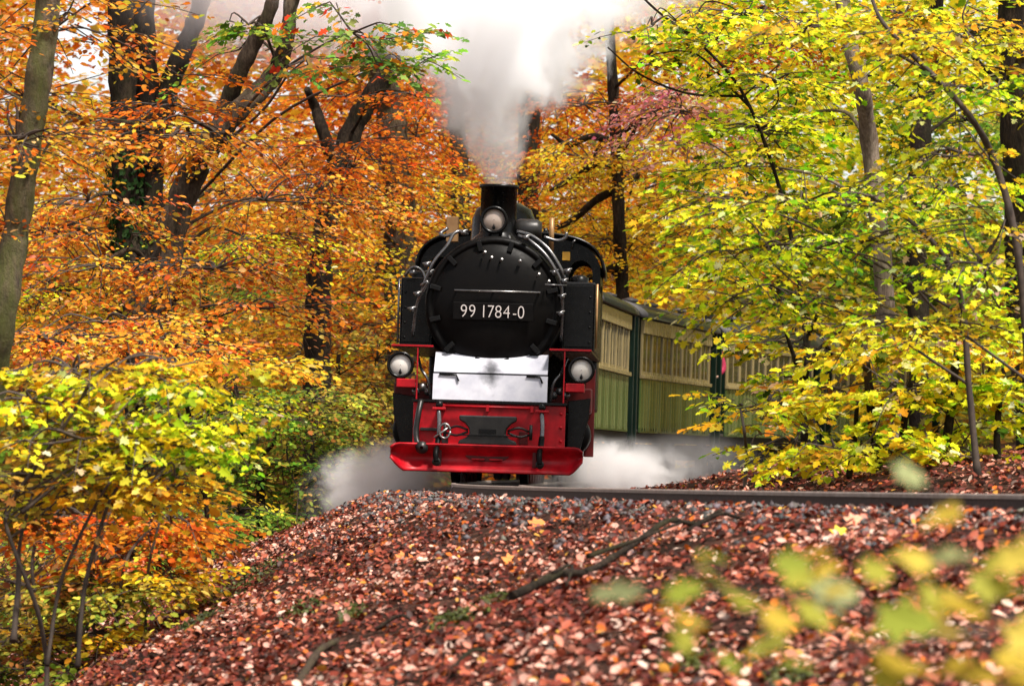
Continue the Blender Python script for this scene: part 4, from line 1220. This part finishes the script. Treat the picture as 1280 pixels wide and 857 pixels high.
tree('maple_tree', 'slender maple whose green and red leaves hang before the smoke', 'tree', 'twig', 67.6,
     [(200, 480), (208, 380), (218, 290), (240, 222), (268, 178), (306, 134), (340, 94), (357, 60), (366, 0), (390, -80), (440, -140)], [10, 10, 9, 9, 8, 8, 7, 7, 6, 5, 3],
     [(440, 40, -9, 62, 40, .6, 22, 'greenred'), (500, 75, -8, 36, 26, .5, 9, 'green'), (380, 75, -8, 26, 34, .5, 6, 'greenred'), (310, 30, -6, 40, 40, .5, 7, 'green'), (470, -110, -8, 140, 60, 1, 20, 'greenred')],
     leafkind='maple', leaf=.095, slen=.6, seed=24, dense=1.0)
tree('beech_tree', 'rust coloured beech filling the space left of the cab', 'tree', 'bark_brown', 84,
     [(502, 540), (502, 420), (500, 310), (494, 210), (486, 130), (470, 60), (462, -100), (460, -260)], [44, 42, 42, 40, 36, 30, 24, 14],
     [(440, 180, -2, 110, 45, 1.4, 60, 'rust'), (430, 270, -3, 110, 40, 1.4, 44, O), (460, 340, -3, 80, 50, 1.4, 36, 'gold'), (400, 230, 0, 110, 40, 1.4, 30, O), (350, 330, 1, 100, 60, 1.5, 40, 'green'),
      (500, 230, 2, 60, 40, 1.2, 26, 'gold'), (520, 170, 1, 50, 40, 1, 20, 'rust'), (440, 410, -2, 90, 30, 1.3, 30, O), (470, -150, 0, 240, 80, 2, 26, O), (430, 120, 1, 100, 30, 1.2, 24, 'rust')], seed=5, leaf=.085)
tree('beech_tree', 'narrow dull trunk rising straight behind the chimney', 'tree', 'bark_brown', 96,
     [(578, 540), (577, 400), (576, 280), (574, 200), (566, 100), (556, 0), (552, -160)], [26, 25, 24, 22, 20, 17, 10],
     [(540, 250, -2, 60, 60, 1.5, 34, 'gold'), (560, 160, 2, 80, 50, 1.5, 34, O), (540, -160, 0, 200, 60, 2, 20, O)], seed=6, leaf=.09)
tree('beech_tree', 'dark straight trunk half veiled by the right edge of the smoke', 'tree', 'bark_dark', 90,
     [(660, 540), (660, 400), (660, 260), (662, 120), (666, 0), (668, -160)], [30, 29, 28, 28, 25, 14],
     [(690, 220, -2, 50, 50, 1.2, 30, O), (690, 120, 2, 70, 60, 1.5, 30, 'rust'), (720, 260, 1, 60, 40, 1.4, 30, 'gold'), (670, -160, 0, 200, 70, 2, 20, O)], seed=7, leaf=.088)
tree('beech_tree', 'slim dark tree with golden foliage and a clump tinted smoke-haze pink above the wagon roof', 'tree', 'bark_dark', 86,
     [(784, 560), (781, 450), (778, 360), (774, 290), (771, 200), (767, 110), (760, 0), (756, -160)], [18, 17, 17, 16, 15, 14, 12, 8],
     [(850, 140, -6, 60, 55, 1.0, 44, 'pink'), (985, 50, -6, 50, 30, .9, 24, 'rust'), (740, 200, -1, 70, 35, 1.2, 34, 'gold'), (760, 300, 1, 90, 50, 1.5, 60, 'gold'), (830, 300, 1, 80, 60, 1.5, 50, 'gold'), (800, 220, 1, 60, 50, 1.4, 36, 'gold'),
      (860, 220, 2, 70, 60, 1.4, 34, 'rust'), (720, 330, 2, 50, 50, 1.3, 30, 'gold'), (730, 130, 0, 60, 40, 1.1, 22, 'rust'), (890, 40, -2, 90, 50, 1.4, 26, 'rust'), (760, -160, 0, 200, 70, 2, 20, 'gold')],
     extra=[([(772, 205), (745, 205), (715, 222), (688, 238)], [12, 10, 8, 4]), ([(774, 235), (745, 250), (715, 275), (685, 290)], [12, 10, 8, 4]), ([(770, 180), (740, 170), (712, 180), (690, 168)], [11, 9, 7, 4]),
            ([(780, 330), (740, 345), (705, 362)], [11, 9, 5])], seed=8, leaf=.085)

# ------------------------------------------------------------------ trees on the right
Y = 'yellowgreen'
tree('maple_tree', 'pale grey slender trunk leaning left among yellow green leaves', 'tree', 'bark_pale', 62,
     [(1118, 590), (1108, 440), (1102, 330), (1090, 190), (1075, 105), (1060, 40), (1050, -70), (1046, -240)], [26, 25, 24, 22, 21, 20, 16, 10],
     [(940, 30, 2, 60, 40, 1.2, 20, Y), (990, 150, 3, 90, 50, 1.4, 34, Y), (930, 210, 2, 90, 50, 1.3, 34, Y), (1150, 260, 3, 90, 50, 1.4, 34, 'green'), (1040, -120, 0, 240, 70, 2, 34, Y), (1170, 50, 3, 80, 60, 1.4, 30, 'yellow'), (1110, 230, -1, 50, 14, .6, 6, Y)],
     leafkind='maple', leaf=.10, slen=.85, seed=9, dense=1.3)
tree('maple_tree', 'dark trunk deep among green leaves behind the pale grey one', 'tree', 'bark_dark', 78,
     [(1150, 580), (1150, 440), (1146, 330), (1148, 220), (1154, 150), (1164, 80), (1172, 0), (1176, -140)], [28, 27, 26, 26, 26, 22, 18, 10],
     [(1210, 150, 3, 80, 50, 1.4, 30, 'green'), (1060, 110, 3, 100, 60, 1.5, 34, Y), (1190, 330, 2, 110, 60, 1.5, 40, 'green'), (1040, 320, 2, 120, 60, 1.5, 44, 'green'), (1180, -130, 0, 220, 70, 2, 20, 'yellow'), (960, 300, 2, 80, 60, 1.5, 30, Y)],
     leafkind='maple', leaf=.11, slen=.95, seed=10, dense=1.3)
tree('maple_tree', 'stout dark trunk on the inside of the curve at the wood edge', 'tree', 'bark_dark', 54,
     [(1296, 600), (1286, 470), (1280, 350), (1274, 230), (1270, 120), (1268, 0), (1264, -120), (1260, -300)], [46, 44, 42, 40, 40, 38, 32, 22],
     [(1210, 40, -2, 70, 40, 1.0, 26, 'yellow'), (1180, -120, 0, 220, 80, 1.6, 36, 'yellow'), (1380, 100, 0, 100, 100, 1.6, 30, Y), (1370, 330, 0, 90, 110, 1.4, 30, Y), (1130, 20, -2, 70, 30, 1, 20, 'yellow')],
     leafkind='maple', leaf=.088, slen=.75, seed=11, dense=1.4)
tree('maple_sapling', 'arching thin maple sapling bowing left over the track', 'sapling', 'twig', 47,
     [(1222, 600), (1212, 480), (1204, 380), (1180, 325), (1150, 290), (1110, 258), (1062, 242), (1000, 262)], [9, 8, 8, 7, 6, 5, 4, 3],
     [(1000, 255, 0, 120, 26, .8, 24, Y), (950, 310, 0, 90, 40, .9, 28, Y), (1080, 300, .5, 100, 34, .9, 22, Y), (890, 250, .5, 50, 45, .8, 14, 'yellow'), (1190, 235, .6, 70, 30, .9, 16, Y), (980, 375, .4, 100, 26, .9, 22, Y)],
     leafkind='maple', leaf=.07, slen=.6, seed=12, dense=1.25)
tree('maple_sapling', 'tall thin maple stem slanting up left through bright yellow leaves', 'sapling', 'twig', 45,
     [(1290, 600), (1284, 420), (1270, 290), (1244, 195), (1210, 145), (1170, 100), (1125, 55), (1095, 15), (1080, -60)], [10, 10, 9, 9, 8, 7, 6, 5, 3],
     [(1150, 50, -.5, 60, 34, .8, 18, 'yellow'), (1220, 110, .3, 50, 50, .8, 16, Y), (1010, 30, .3, 70, 34, .8, 16, 'yellow'), (1230, 330, .3, 70, 60, .9, 26, Y), (1200, 190, .5, 70, 26, .8, 14, Y), (1150, 405, .4, 120, 30, .9, 28, 'yellow')],
     leafkind='maple', leaf=.07, slen=.58, seed=13, dense=1.2)
tree('maple_tree', 'thin yellow green maple whose boughs reach left to the smoke', 'tree', 'bark_dark', 58,
     [(1020, 590), (1010, 450), (996, 330), (972, 220), (930, 120), (880, 60), (820, 10), (770, -40)], [7, 6, 5.5, 5, 4, 3.5, 3, 2],
     [(890, 50, 0, 60, 34, .8, 20, Y), (950, 160, .5, 70, 36, .9, 22, Y), (900, 340, 0, 60, 34, .8, 18, 'yellow'), (815, 30, -.3, 50, 30, .7, 8, Y), (800, 75, -.3, 40, 16, .7, 4, Y), (930, 20, .5, 80, 36, .9, 22, 'yellow'), (970, 100, .3, 80, 36, .9, 24, Y), (930, 250, .4, 80, 36, .9, 24, Y)],
     leafkind='maple', leaf=.08, slen=.62, extra=[([(930, 120), (860, 115), (800, 90), (760, 60)], [3.5, 3, 2.5, 2])], seed=14, dense=1.2)
tree('maple_sapling', 'forked dark sapling standing between the rail and the last wagon', 'sapling', 'bark_dark', 56,
     [(1003, 600), (1004, 540), (1006, 490), (1008, 450), (1012, 420), (1022, 390)], [11, 10, 9, 8, 7, 4],
     [(950, 525, .3, 60, 22, .7, 8, 'yellow'), (1040, 440, .4, 80, 30, .9, 18, 'yellow'), (1070, 500, .4, 60, 34, .8, 14, Y), (980, 470, .6, 50, 20, .7, 6, Y), (1000, 425, .6, 50, 20, .7, 7, Y), (1010, 400, .6, 70, 20, .7, 12, 'yellow')],
     leafkind='maple', leaf=.09, slen=.55, extra=[([(1006, 490), (998, 460), (985, 425), (975, 395)], [7, 6, 5, 3]), ([(1008, 455), (1030, 430), (1060, 405)], [5, 4, 3])], seed=15, dense=1.0)
tree('hazel_shrub', 'low yellow shrub with several dark stems beside the near rail', 'shrub', 'bark_dark', 50,
     [(1180, 610), (1182, 560), (1190, 500), (1196, 440)], [14, 12, 11, 8],
     [(1130, 490, 0, 110, 45, .9, 34, 'yellow'), (1230, 480, .4, 80, 60, .9, 32, Y), (1080, 560, -.3, 90, 35, .7, 18, 'yellow'), (1220, 570, -.3, 80, 28, .7, 12, 'yellow'), (1180, 430, .4, 120, 30, .9, 28, 'yellow')],
     leafkind='maple', leaf=.095, slen=.6, extra=[([(1098, 605), (1094, 545), (1086, 480), (1080, 430)], [17, 15, 12, 8]), ([(1125, 604), (1130, 540), (1140, 470)], [12, 10, 6]), ([(1250, 606), (1248, 540), (1255, 460)], [11, 9, 7]),
            ([(1060, 604), (1068, 560), (1072, 500)], [9, 8, 5])], seed=16)
tree('hazel_shrub', 'thin stemmed shrub with few yellow leaves in front of the wagons', 'shrub', 'twig', 53,
     [(932, 604), (934, 570), (930, 540), (926, 510)], [5, 4, 4, 3],
     [(960, 500, 0, 75, 22, .6, 14, 'yellow'), (925, 505, 0, 30, 10, .5, 3, 'yellow'), (990, 555, 0, 60, 22, .6, 10, 'yellow'), (1010, 585, -.2, 70, 14, .5, 8, 'yellow')],
     leafkind='maple', leaf=.085, slen=.5, dense=.9, extra=[([(988, 604), (992, 570), (1000, 535)], [5, 4, 3]), ([(1060, 604), (1050, 575), (1040, 548)], [5, 4, 3])], seed=17)

# ------------------------------------------------------------------ shrubs in the hollow on the left
tree('beech_tree', 'young golden beech deep in the hollow behind the yellow shrub', 'tree', 'bark_dark', 88,
     [(262, 640), (258, 540), (262, 440), (256, 360), (250, 300)], [14, 13, 12, 10, 6],
     [(90, 430, 0, 140, 40, 1.5, 60, O), (260, 420, 0, 130, 40, 1.5, 60, 'gold'), (200, 470, 0, 130, 40, 1.5, 44, 'gold'), (30, 380, 1, 110, 50, 1.5, 46, 'gold'), (340, 440, 1, 90, 40, 1.4, 36, O), (320, 370, 1, 100, 40, 1.4, 36, 'olive')], seed=26, leaf=.09)
tree('maple_shrub', 'broad yellow leaved shrub spreading over the hollow, many thin stems', 'shrub', 'twig', 41,
     [(58, 830), (48, 760), (22, 690), (8, 640), (40, 590), (82, 530), (120, 470), (150, 448)], [6, 6, 5, 5, 5, 4, 4, 3],
     [(40, 500, 0, 100, 10, .8, 15, 'yellow'), (190, 482, .4, 110, 8, .8, 16, Y), (100, 548, -.2, 120, 10, .8, 18, 'yellow'), (190, 594, 0, 90, 10, .7, 14, 'gold'), (20, 592, .2, 80, 14, .8, 10, 'olive'), (210, 560, .8, 100, 10, .8, 12, Y), (60, 525, 1.2, 130, 14, .8, 16, 'green'), (30, 640, .6, 90, 14, .8, 12, 'olive'), (230, 530, .5, 80, 26, .7, 22, Y), (90, 462, .6, 140, 14, .8, 28, 'yellow'), (220, 455, 1.0, 120, 12, .8, 18, 'gold'), (110, 615, .4, 110, 20, .8, 22, 'gold')],
     leafkind='maple', leaf=.078, slen=.55, dense=1.0, extra=[([(62, 830), (72, 740), (90, 690), (115, 640), (140, 600)], [5, 5, 4, 4, 3]), ([(100, 832), (104, 740), (122, 670), (140, 620), (165, 590)], [6, 6, 5, 4, 3]),
            ([(20, 800), (22, 730), (24, 680), (40, 620)], [8, 7, 5, 3]), ([(30, 640), (90, 590), (140, 560), (200, 545)], [5, 4, 3, 2])], seed=18)
tree('beech_shrub', 'orange and olive low shrub with bare stems at the foot of the bank', 'shrub', 'twig', 45,
     [(96, 835), (100, 770), (120, 700), (138, 640), (170, 610)], [6, 6, 5, 4, 3],
     [(60, 650, .5, 100, 30, .8, 34, 'rust'), (150, 660, .4, 80, 22, .7, 24, O), (40, 735, .4, 80, 40, .8, 30, 'olive'), (140, 735, .3, 80, 36, .8, 30, 'olive'), (215, 655, .5, 50, 26, .7, 22, 'rust'), (120, 790, .2, 90, 26, .7, 18, 'gold'), (170, 700, .3, 60, 22, .7, 16, O),
      (20, 800, .2, 60, 34, .7, 20, 'olive'), (60, 830, .2, 110, 20, .8, 20, 'green'), (200, 720, .3, 50, 22, .6, 14, 'gold')],
     leaf=.075, slen=.6, extra=[([(60, 840), (50, 760), (44, 700), (52, 640)], [5, 5, 4, 3]), ([(140, 835), (150, 760), (165, 690), (210, 640)], [5, 5, 4, 3]), ([(120, 840), (118, 740), (128, 660)], [4, 4, 3]), ([(180, 820), (186, 720), (205, 640)], [4, 4, 3])], seed=19)
tree('beech_sapling', 'orange beech sapling rising over the yellow shrub towards the twin trunk', 'sapling', 'bark_dark', 53,
     [(262, 760), (258, 640), (240, 540), (220, 460), (200, 400)], [7, 6, 6, 5, 3],
     [(60, 425, 0, 120, 22, .9, 34, O), (200, 430, 0, 110, 22, .9, 30, O), (300, 450, 0, 80, 20, .8, 16, 'gold'), (130, 405, 1, 120, 16, .9, 20, O), (290, 500, .6, 50, 26, .7, 14, Y), (250, 570, .6, 50, 30, .7, 14, 'green'), (220, 610, .4, 60, 24, .7, 14, 'gold')], leaf=.075, slen=.7, seed=27, dense=1.2)
tree('hornbeam_shrub', 'dark green and brown undergrowth between the yellow shrub and the bank', 'shrub', 'bark_dark', 58,
     [(120, 800), (118, 740), (124, 690), (120, 650)], [6, 5, 5, 3],
     [(40, 680, 0, 110, 40, 1, 34, 'olive'), (150, 690, 0, 90, 40, 1, 34, 'green'), (220, 700, .4, 50, 30, .9, 18, 'olive'), (30, 760, 0, 100, 40, 1, 30, 'green'), (140, 760, 0, 90, 30, 1, 26, 'olive'), (250, 650, 1, 50, 40, .9, 22, 'green'), (-60, 700, 0, 70, 70, 1, 24, 'olive')],
     leaf=.08, slen=.7, seed=31, dense=1.2)
tree('hornbeam_sapling', 'small dark stemmed sapling with green leaves beyond the bank', 'sapling', 'bark_dark', 72,
     [(326, 655), (325, 610), (320, 575), (305, 545), (298, 510), (292, 470)], [12, 11, 10, 8, 7, 4],
     [(330, 520, 0, 110, 40, 1.2, 46, 'green'), (360, 580, .3, 80, 40, 1.1, 40, 'green'), (270, 490, .3, 60, 40, 1.1, 26, 'green'), (300, 640, -.5, 80, 22, 1, 24, 'green'), (390, 500, 1, 60, 40, 1.2, 24, 'olive'), (270, 600, .4, 60, 40, 1, 26, 'green')],
     leaf=.09, slen=.8, extra=[([(320, 575), (340, 555), (352, 530)], [6, 5, 3])], seed=20)
tree('hornbeam_sapling', 'olive and gold sapling thicket behind the left steam cloud', 'sapling', 'bark_dark', 80,
     [(418, 640), (416, 560), (420, 500), (424, 440)], [10, 9, 8, 5],
     [(430, 510, 0, 80, 50, 1.3, 40, 'olive'), (450, 570, 0, 80, 40, 1.3, 40, 'olive'), (380, 440, .4, 80, 30, 1.2, 26, 'gold'), (360, 640, .4, 90, 30, 1.2, 30, 'green'), (470, 450, .5, 50, 50, 1.2, 26, 'olive'), (240, 640, 1.5, 90, 60, 1.3, 36, 'olive')],
     leaf=.095, slen=.85, seed=21)

# ------------------------------------------------------------------ blurred leafy shoot near the lens
def near_shoot():
    base = Vector((1.15, 11.2, 0)); base.z = gz(base.x, base.y)
    root = tag(empty('maple_shoot', base), 'young maple shoot with large yellow green leaves, out of focus', 'plant')
    def P(px, py, d): return at(px, py, d) - base
    stems = [[Vector((0, 0, 0)), P(1290, 900, 11.2), P(1240, 780, 11.1), P(1190, 660, 11.0), P(1160, 600, 11.0)],
             [P(1240, 790, 11.1), P(1120, 770, 11.0), P(1000, 745, 10.9), P(900, 735, 10.9), P(790, 735, 10.9)],
             [P(1240, 790, 11.1), P(1150, 800, 10.8), P(1040, 810, 10.7), P(930, 800, 10.7)]]
    for s in stems:
        sp = smoothpath(s, 5)
        MB().tube(sp, [.006 * (1 - .7 * i / (len(sp) - 1)) + .001 for i in range(len(sp))], 6).build('stem', M['twig'], root)
    meshes = []
    for k, c in enumerate([(.44, .42, .06), (.66, .47, .06), (.34, .38, .05), (.70, .54, .09), (.42, .45, .2)]):
        me = leaf_mesh('leaf', 'maple', np.zeros((1, 3)), np.array([[1., 0, 0]]), np.array([[0, 0, 1.]]), np.array([1.0]), np.array([c]))
        me.materials.append(M['leaf']); meshes.append(me)
    spots = [(1165, 645, 75, 1), (1120, 590, 60, 4), (1200, 690, 80, 4), (1250, 700, 90, 3), (1135, 708, 70, 3), (905, 700, 55, 2), (970, 703, 55, 2), (920, 740, 95, 0), (800, 738, 80, 4), (1020, 745, 75, 4), (860, 780, 85, 1),
             (940, 810, 75, 0), (1000, 765, 80, 0), (1060, 735, 50, 1), (1100, 775, 95, 2), (1170, 790, 110, 1), (1230, 770, 95, 1), (1260, 800, 90, 3), (1130, 825, 110, 1), (1180, 830, 70, 1), (1080, 715, 60, 0), (1270, 740, 70, 2), (1020, 715, 45, 1), (905, 830, 60, 2), (1290, 690, 90, 0), (1215, 730, 70, 0), (1060, 790, 80, 1), (1240, 850, 90, 1), (1090, 850, 70, 0), (1300, 850, 100, 1), (985, 720, 60, 0), (1150, 745, 80, 0), (770, 745, 50, 4), (835, 745, 60, 2), (880, 715, 50, 0), (1035, 690, 45, 1), (955, 770, 60, 1), (1200, 745, 60, 3), (1105, 700, 50, 0), (840, 805, 55, 0), (1010, 830, 60, 2), (1245, 820, 60, 1), (40, 845, 0, 1)]
    for i, (px, py, sz, k) in enumerate(spots):
        if sz == 0: continue
        d = 10.9 + .25 * math.sin(i * 1.7)
        o = link('leaf', meshes[k], None, root, P(px, py, d))
        s = sz / FPX * d * .80
        o.scale = (s, s, s)
        o.rotation_euler = (R(35 + 20 * math.sin(i * 2.3)), R(15 * math.sin(i * 1.1)), R(-60 + 240 * ((i * .37) % 1)))
near_shoot()

# ------------------------------------------------------------------ smoke and steam
def vol_mat(name, dens_nodes, color=(.995, .99, .995), aniso=.0):
    m = bpy.data.materials.new(name); m.use_nodes = True
    t = m.node_tree; t.nodes.clear()
    o = t.nodes.new('ShaderNodeOutputMaterial')
    v = t.nodes.new('ShaderNodeVolumePrincipled')
    v.inputs['Color'].default_value = (*color, 1)
    v.inputs['Anisotropy'].default_value = aniso
    t.links.new(v.outputs[0], o.inputs['Volume'])
    t.links.new(dens_nodes(t), v.inputs['Density'])
    return m

def mth(t, op, a, b_=None, clamp=False):
    n = t.nodes.new('ShaderNodeMath'); n.operation = op; n.use_clamp = clamp
    for i, x in enumerate((a, b_)):
        if x is None: continue
        if isinstance(x, (int, float)): n.inputs[i].default_value = x
        else: t.links.new(x, n.inputs[i])
    return n.outputs[0]

def maprange(t, x, a, b_, c, d, smooth=True):
    n = t.nodes.new('ShaderNodeMapRange'); n.interpolation_type = 'SMOOTHSTEP' if smooth else 'LINEAR'
    t.links.new(x, n.inputs[0])
    for i, v in zip((1, 2, 3, 4), (a, b_, c, d)): n.inputs[i].default_value = v
    return n.outputs[0]

AX, BY = -.02, .45      # drift of the plume per metre of height: sideways, backwards
PR0, PRK, PRQ, PTOP = .20, .40, .14, 3.0
def plume():
    def dens(t):
        tc = t.nodes.new('ShaderNodeTexCoord'); sp = t.nodes.new('ShaderNodeSeparateXYZ')
        t.links.new(tc.outputs['Object'], sp.inputs[0])
        x, y, z = sp.outputs
        dx = mth(t, 'SUBTRACT', x, mth(t, 'MULTIPLY', z, AX)); dy = mth(t, 'SUBTRACT', y, mth(t, 'MULTIPLY', z, BY))
        rho = mth(t, 'SQRT', mth(t, 'ADD', mth(t, 'MULTIPLY', dx, dx), mth(t, 'MULTIPLY', dy, dy)))
        rr = mth(t, 'ADD', mth(t, 'MULTIPLY', z, mth(t, 'ADD', mth(t, 'MULTIPLY', z, PRQ), PRK)), PR0)
        n = t.nodes.new('ShaderNodeTexNoise'); n.inputs['Scale'].default_value = 1.7; n.inputs['Detail'].default_value = 6; n.inputs['Roughness'].default_value = .6
        n.inputs['Distortion'].default_value = .6
        mp = t.nodes.new('ShaderNodeMapping'); mp.inputs['Location'].default_value = (3.1, 1.7, .4); mp.inputs['Scale'].default_value = (1, 1, .75)
        t.links.new(tc.outputs['Object'], mp.inputs[0]); t.links.new(mp.outputs[0], n.inputs['Vector'])
        v = mth(t, 'SUBTRACT', 1.0, mth(t, 'DIVIDE', rho, rr))
        v = mth(t, 'ADD', v, mth(t, 'MULTIPLY', mth(t, 'SUBTRACT', n.outputs['Fac'], .52), maprange(t, z, .1, 1.0, 1.2, 4.2)))
        v = maprange(t, v, -.05, .38, 0, 1)
        edge = maprange(t, mth(t, 'DIVIDE', rho, rr), 1.05, 1.55, 1, 0)
        hz = maprange(t, z, .0, 1.5, 1.4, 4.4)
        top = maprange(t, z, PTOP - .9, PTOP, 1, 0)
        return mth(t, 'MULTIPLY', mth(t, 'MULTIPLY', mth(t, 'MULTIPLY', v, edge), hz), top)
    m = vol_mat('smoke', dens)
    mb = MB(); vs_, fs = [], []; n = 20; zs = [0.0, .3, .8, 1.5, 2.2, PTOP]
    for z in zs:
        r = (PR0 + PRK * z + PRQ * z * z) * (1.56 if z > .4 else 1.1 if z > 0 else .9)
        for k in range(n):
            a = 2 * math.pi * k / n
            vs_.append((AX * z + r * math.cos(a), BY * z + r * math.sin(a), z))
    for i in range(len(zs) - 1):
        for k in range(n):
            a = i * n + k; b_ = i * n + (k + 1) % n
            fs.append((a, b_, b_ + n, a + n))
    fs.append(tuple(range(n))[::-1]); fs.append(tuple((len(zs) - 1) * n + k for k in range(n)))
    mb.add(vs_, fs, True)
    o = mb.build('smoke_plume', m, None)
    bpy.context.view_layer.update()
    L = bpy.data.objects['steam_locomotive']
    o.location = L.matrix_world @ Vector((0, .98, 3.52))
    tag(o, 'white smoke plume billowing out of the chimney', 'smoke', kind='stuff')
plume()

def puff(name, label, cat, c, rad, dens0, seed, nscale=1.6, amp=1.5, color=(.99, .97, .97), lo=.05, hi=.8, rot=0, skew=None):
    def dens(t):
        tc = t.nodes.new('ShaderNodeTexCoord')
        mp = t.nodes.new('ShaderNodeMapping'); mp.inputs['Scale'].default_value = tuple(1 / r for r in rad)
        t.links.new(tc.outputs['Object'], mp.inputs[0])
        ln = t.nodes.new('ShaderNodeVectorMath'); ln.operation = 'LENGTH'; t.links.new(mp.outputs[0], ln.inputs[0])
        n = t.nodes.new('ShaderNodeTexNoise'); n.inputs['Scale'].default_value = nscale; n.inputs['Detail'].default_value = 6; n.inputs['Roughness'].default_value = .6; n.inputs['Distortion'].default_value = .9
        m2 = t.nodes.new('ShaderNodeMapping'); m2.inputs['Location'].default_value = (seed, seed * .7, -seed)
        t.links.new(tc.outputs['Object'], m2.inputs[0]); t.links.new(m2.outputs[0], n.inputs['Vector'])
        v = mth(t, 'SUBTRACT', 1.0, ln.outputs['Value'])
        v = mth(t, 'ADD', v, mth(t, 'MULTIPLY', mth(t, 'SUBTRACT', n.outputs['Fac'], .5), amp))
        v = maprange(t, v, lo, hi, 0, 1)
        e = maprange(t, ln.outputs['Value'], .35, 1.0, 1, 0)
        return mth(t, 'MULTIPLY', mth(t, 'MULTIPLY', v, e), dens0)
    m = vol_mat(name + '_vapour', dens, color)
    mb = MB(); vs_, fs = [], []; nu, nv = 20, 12
    for j in range(nv + 1):
        ph = math.pi * j / nv
        for k in range(nu):
            a = 2 * math.pi * k / nu
            s_ = max(math.sin(ph), .01)
            vs_.append((rad[0] * s_ * math.cos(a), rad[1] * s_ * math.sin(a), rad[2] * math.cos(ph)))
    for j in range(nv):
        for k in range(nu):
            a = j * nu + k; b_ = j * nu + (k + 1) % nu
            fs.append((a, a + nu, b_ + nu, b_))
    mb.add(vs_, fs, True)
    o = mb.build(name, m, None)
    o.location = c
    o.rotation_euler = (0, rot, 0)
    tag(o, label, cat, kind='stuff')

puff('smoke_cloud', 'thin pinkish smoke drifting behind the leaning beech', 'smoke', at(390, -10, 74), (3.6, 2.0, 1.5), 1.3, 2.3, .9, 1.0, (.98, .945, .96))
puff('smoke_cloud', 'thin grey smoke drifting right of the plume', 'smoke', at(790, 10, 72), (1.5, 1.2, .8), .45, 5.1, 1.1, 1.2, (.95, .92, .94))
puff('steam_cloud', 'white steam rolling down the bank on the left of the plough', 'steam', at(478, 604, 61.2), (1.15, 1.0, .62), 5.0, 7.7, 2.4, 3.6, (.99, .97, .96), rot=R(-12))
puff('steam_cloud', 'white steam hugging the ground on the right of the plough', 'steam', at(768, 592, 62.0), (1.2, 1.0, .52), 4.2, 3.3, 2.4, 3.6, (.99, .97, .97))
puff('steam_cloud', 'thin steam trailing back under the wagons', 'steam', at(860, 578, 66), (1.3, 1.2, .5), 1.2, 9.3, 1.5, 2.4, (.95, .91, .92))
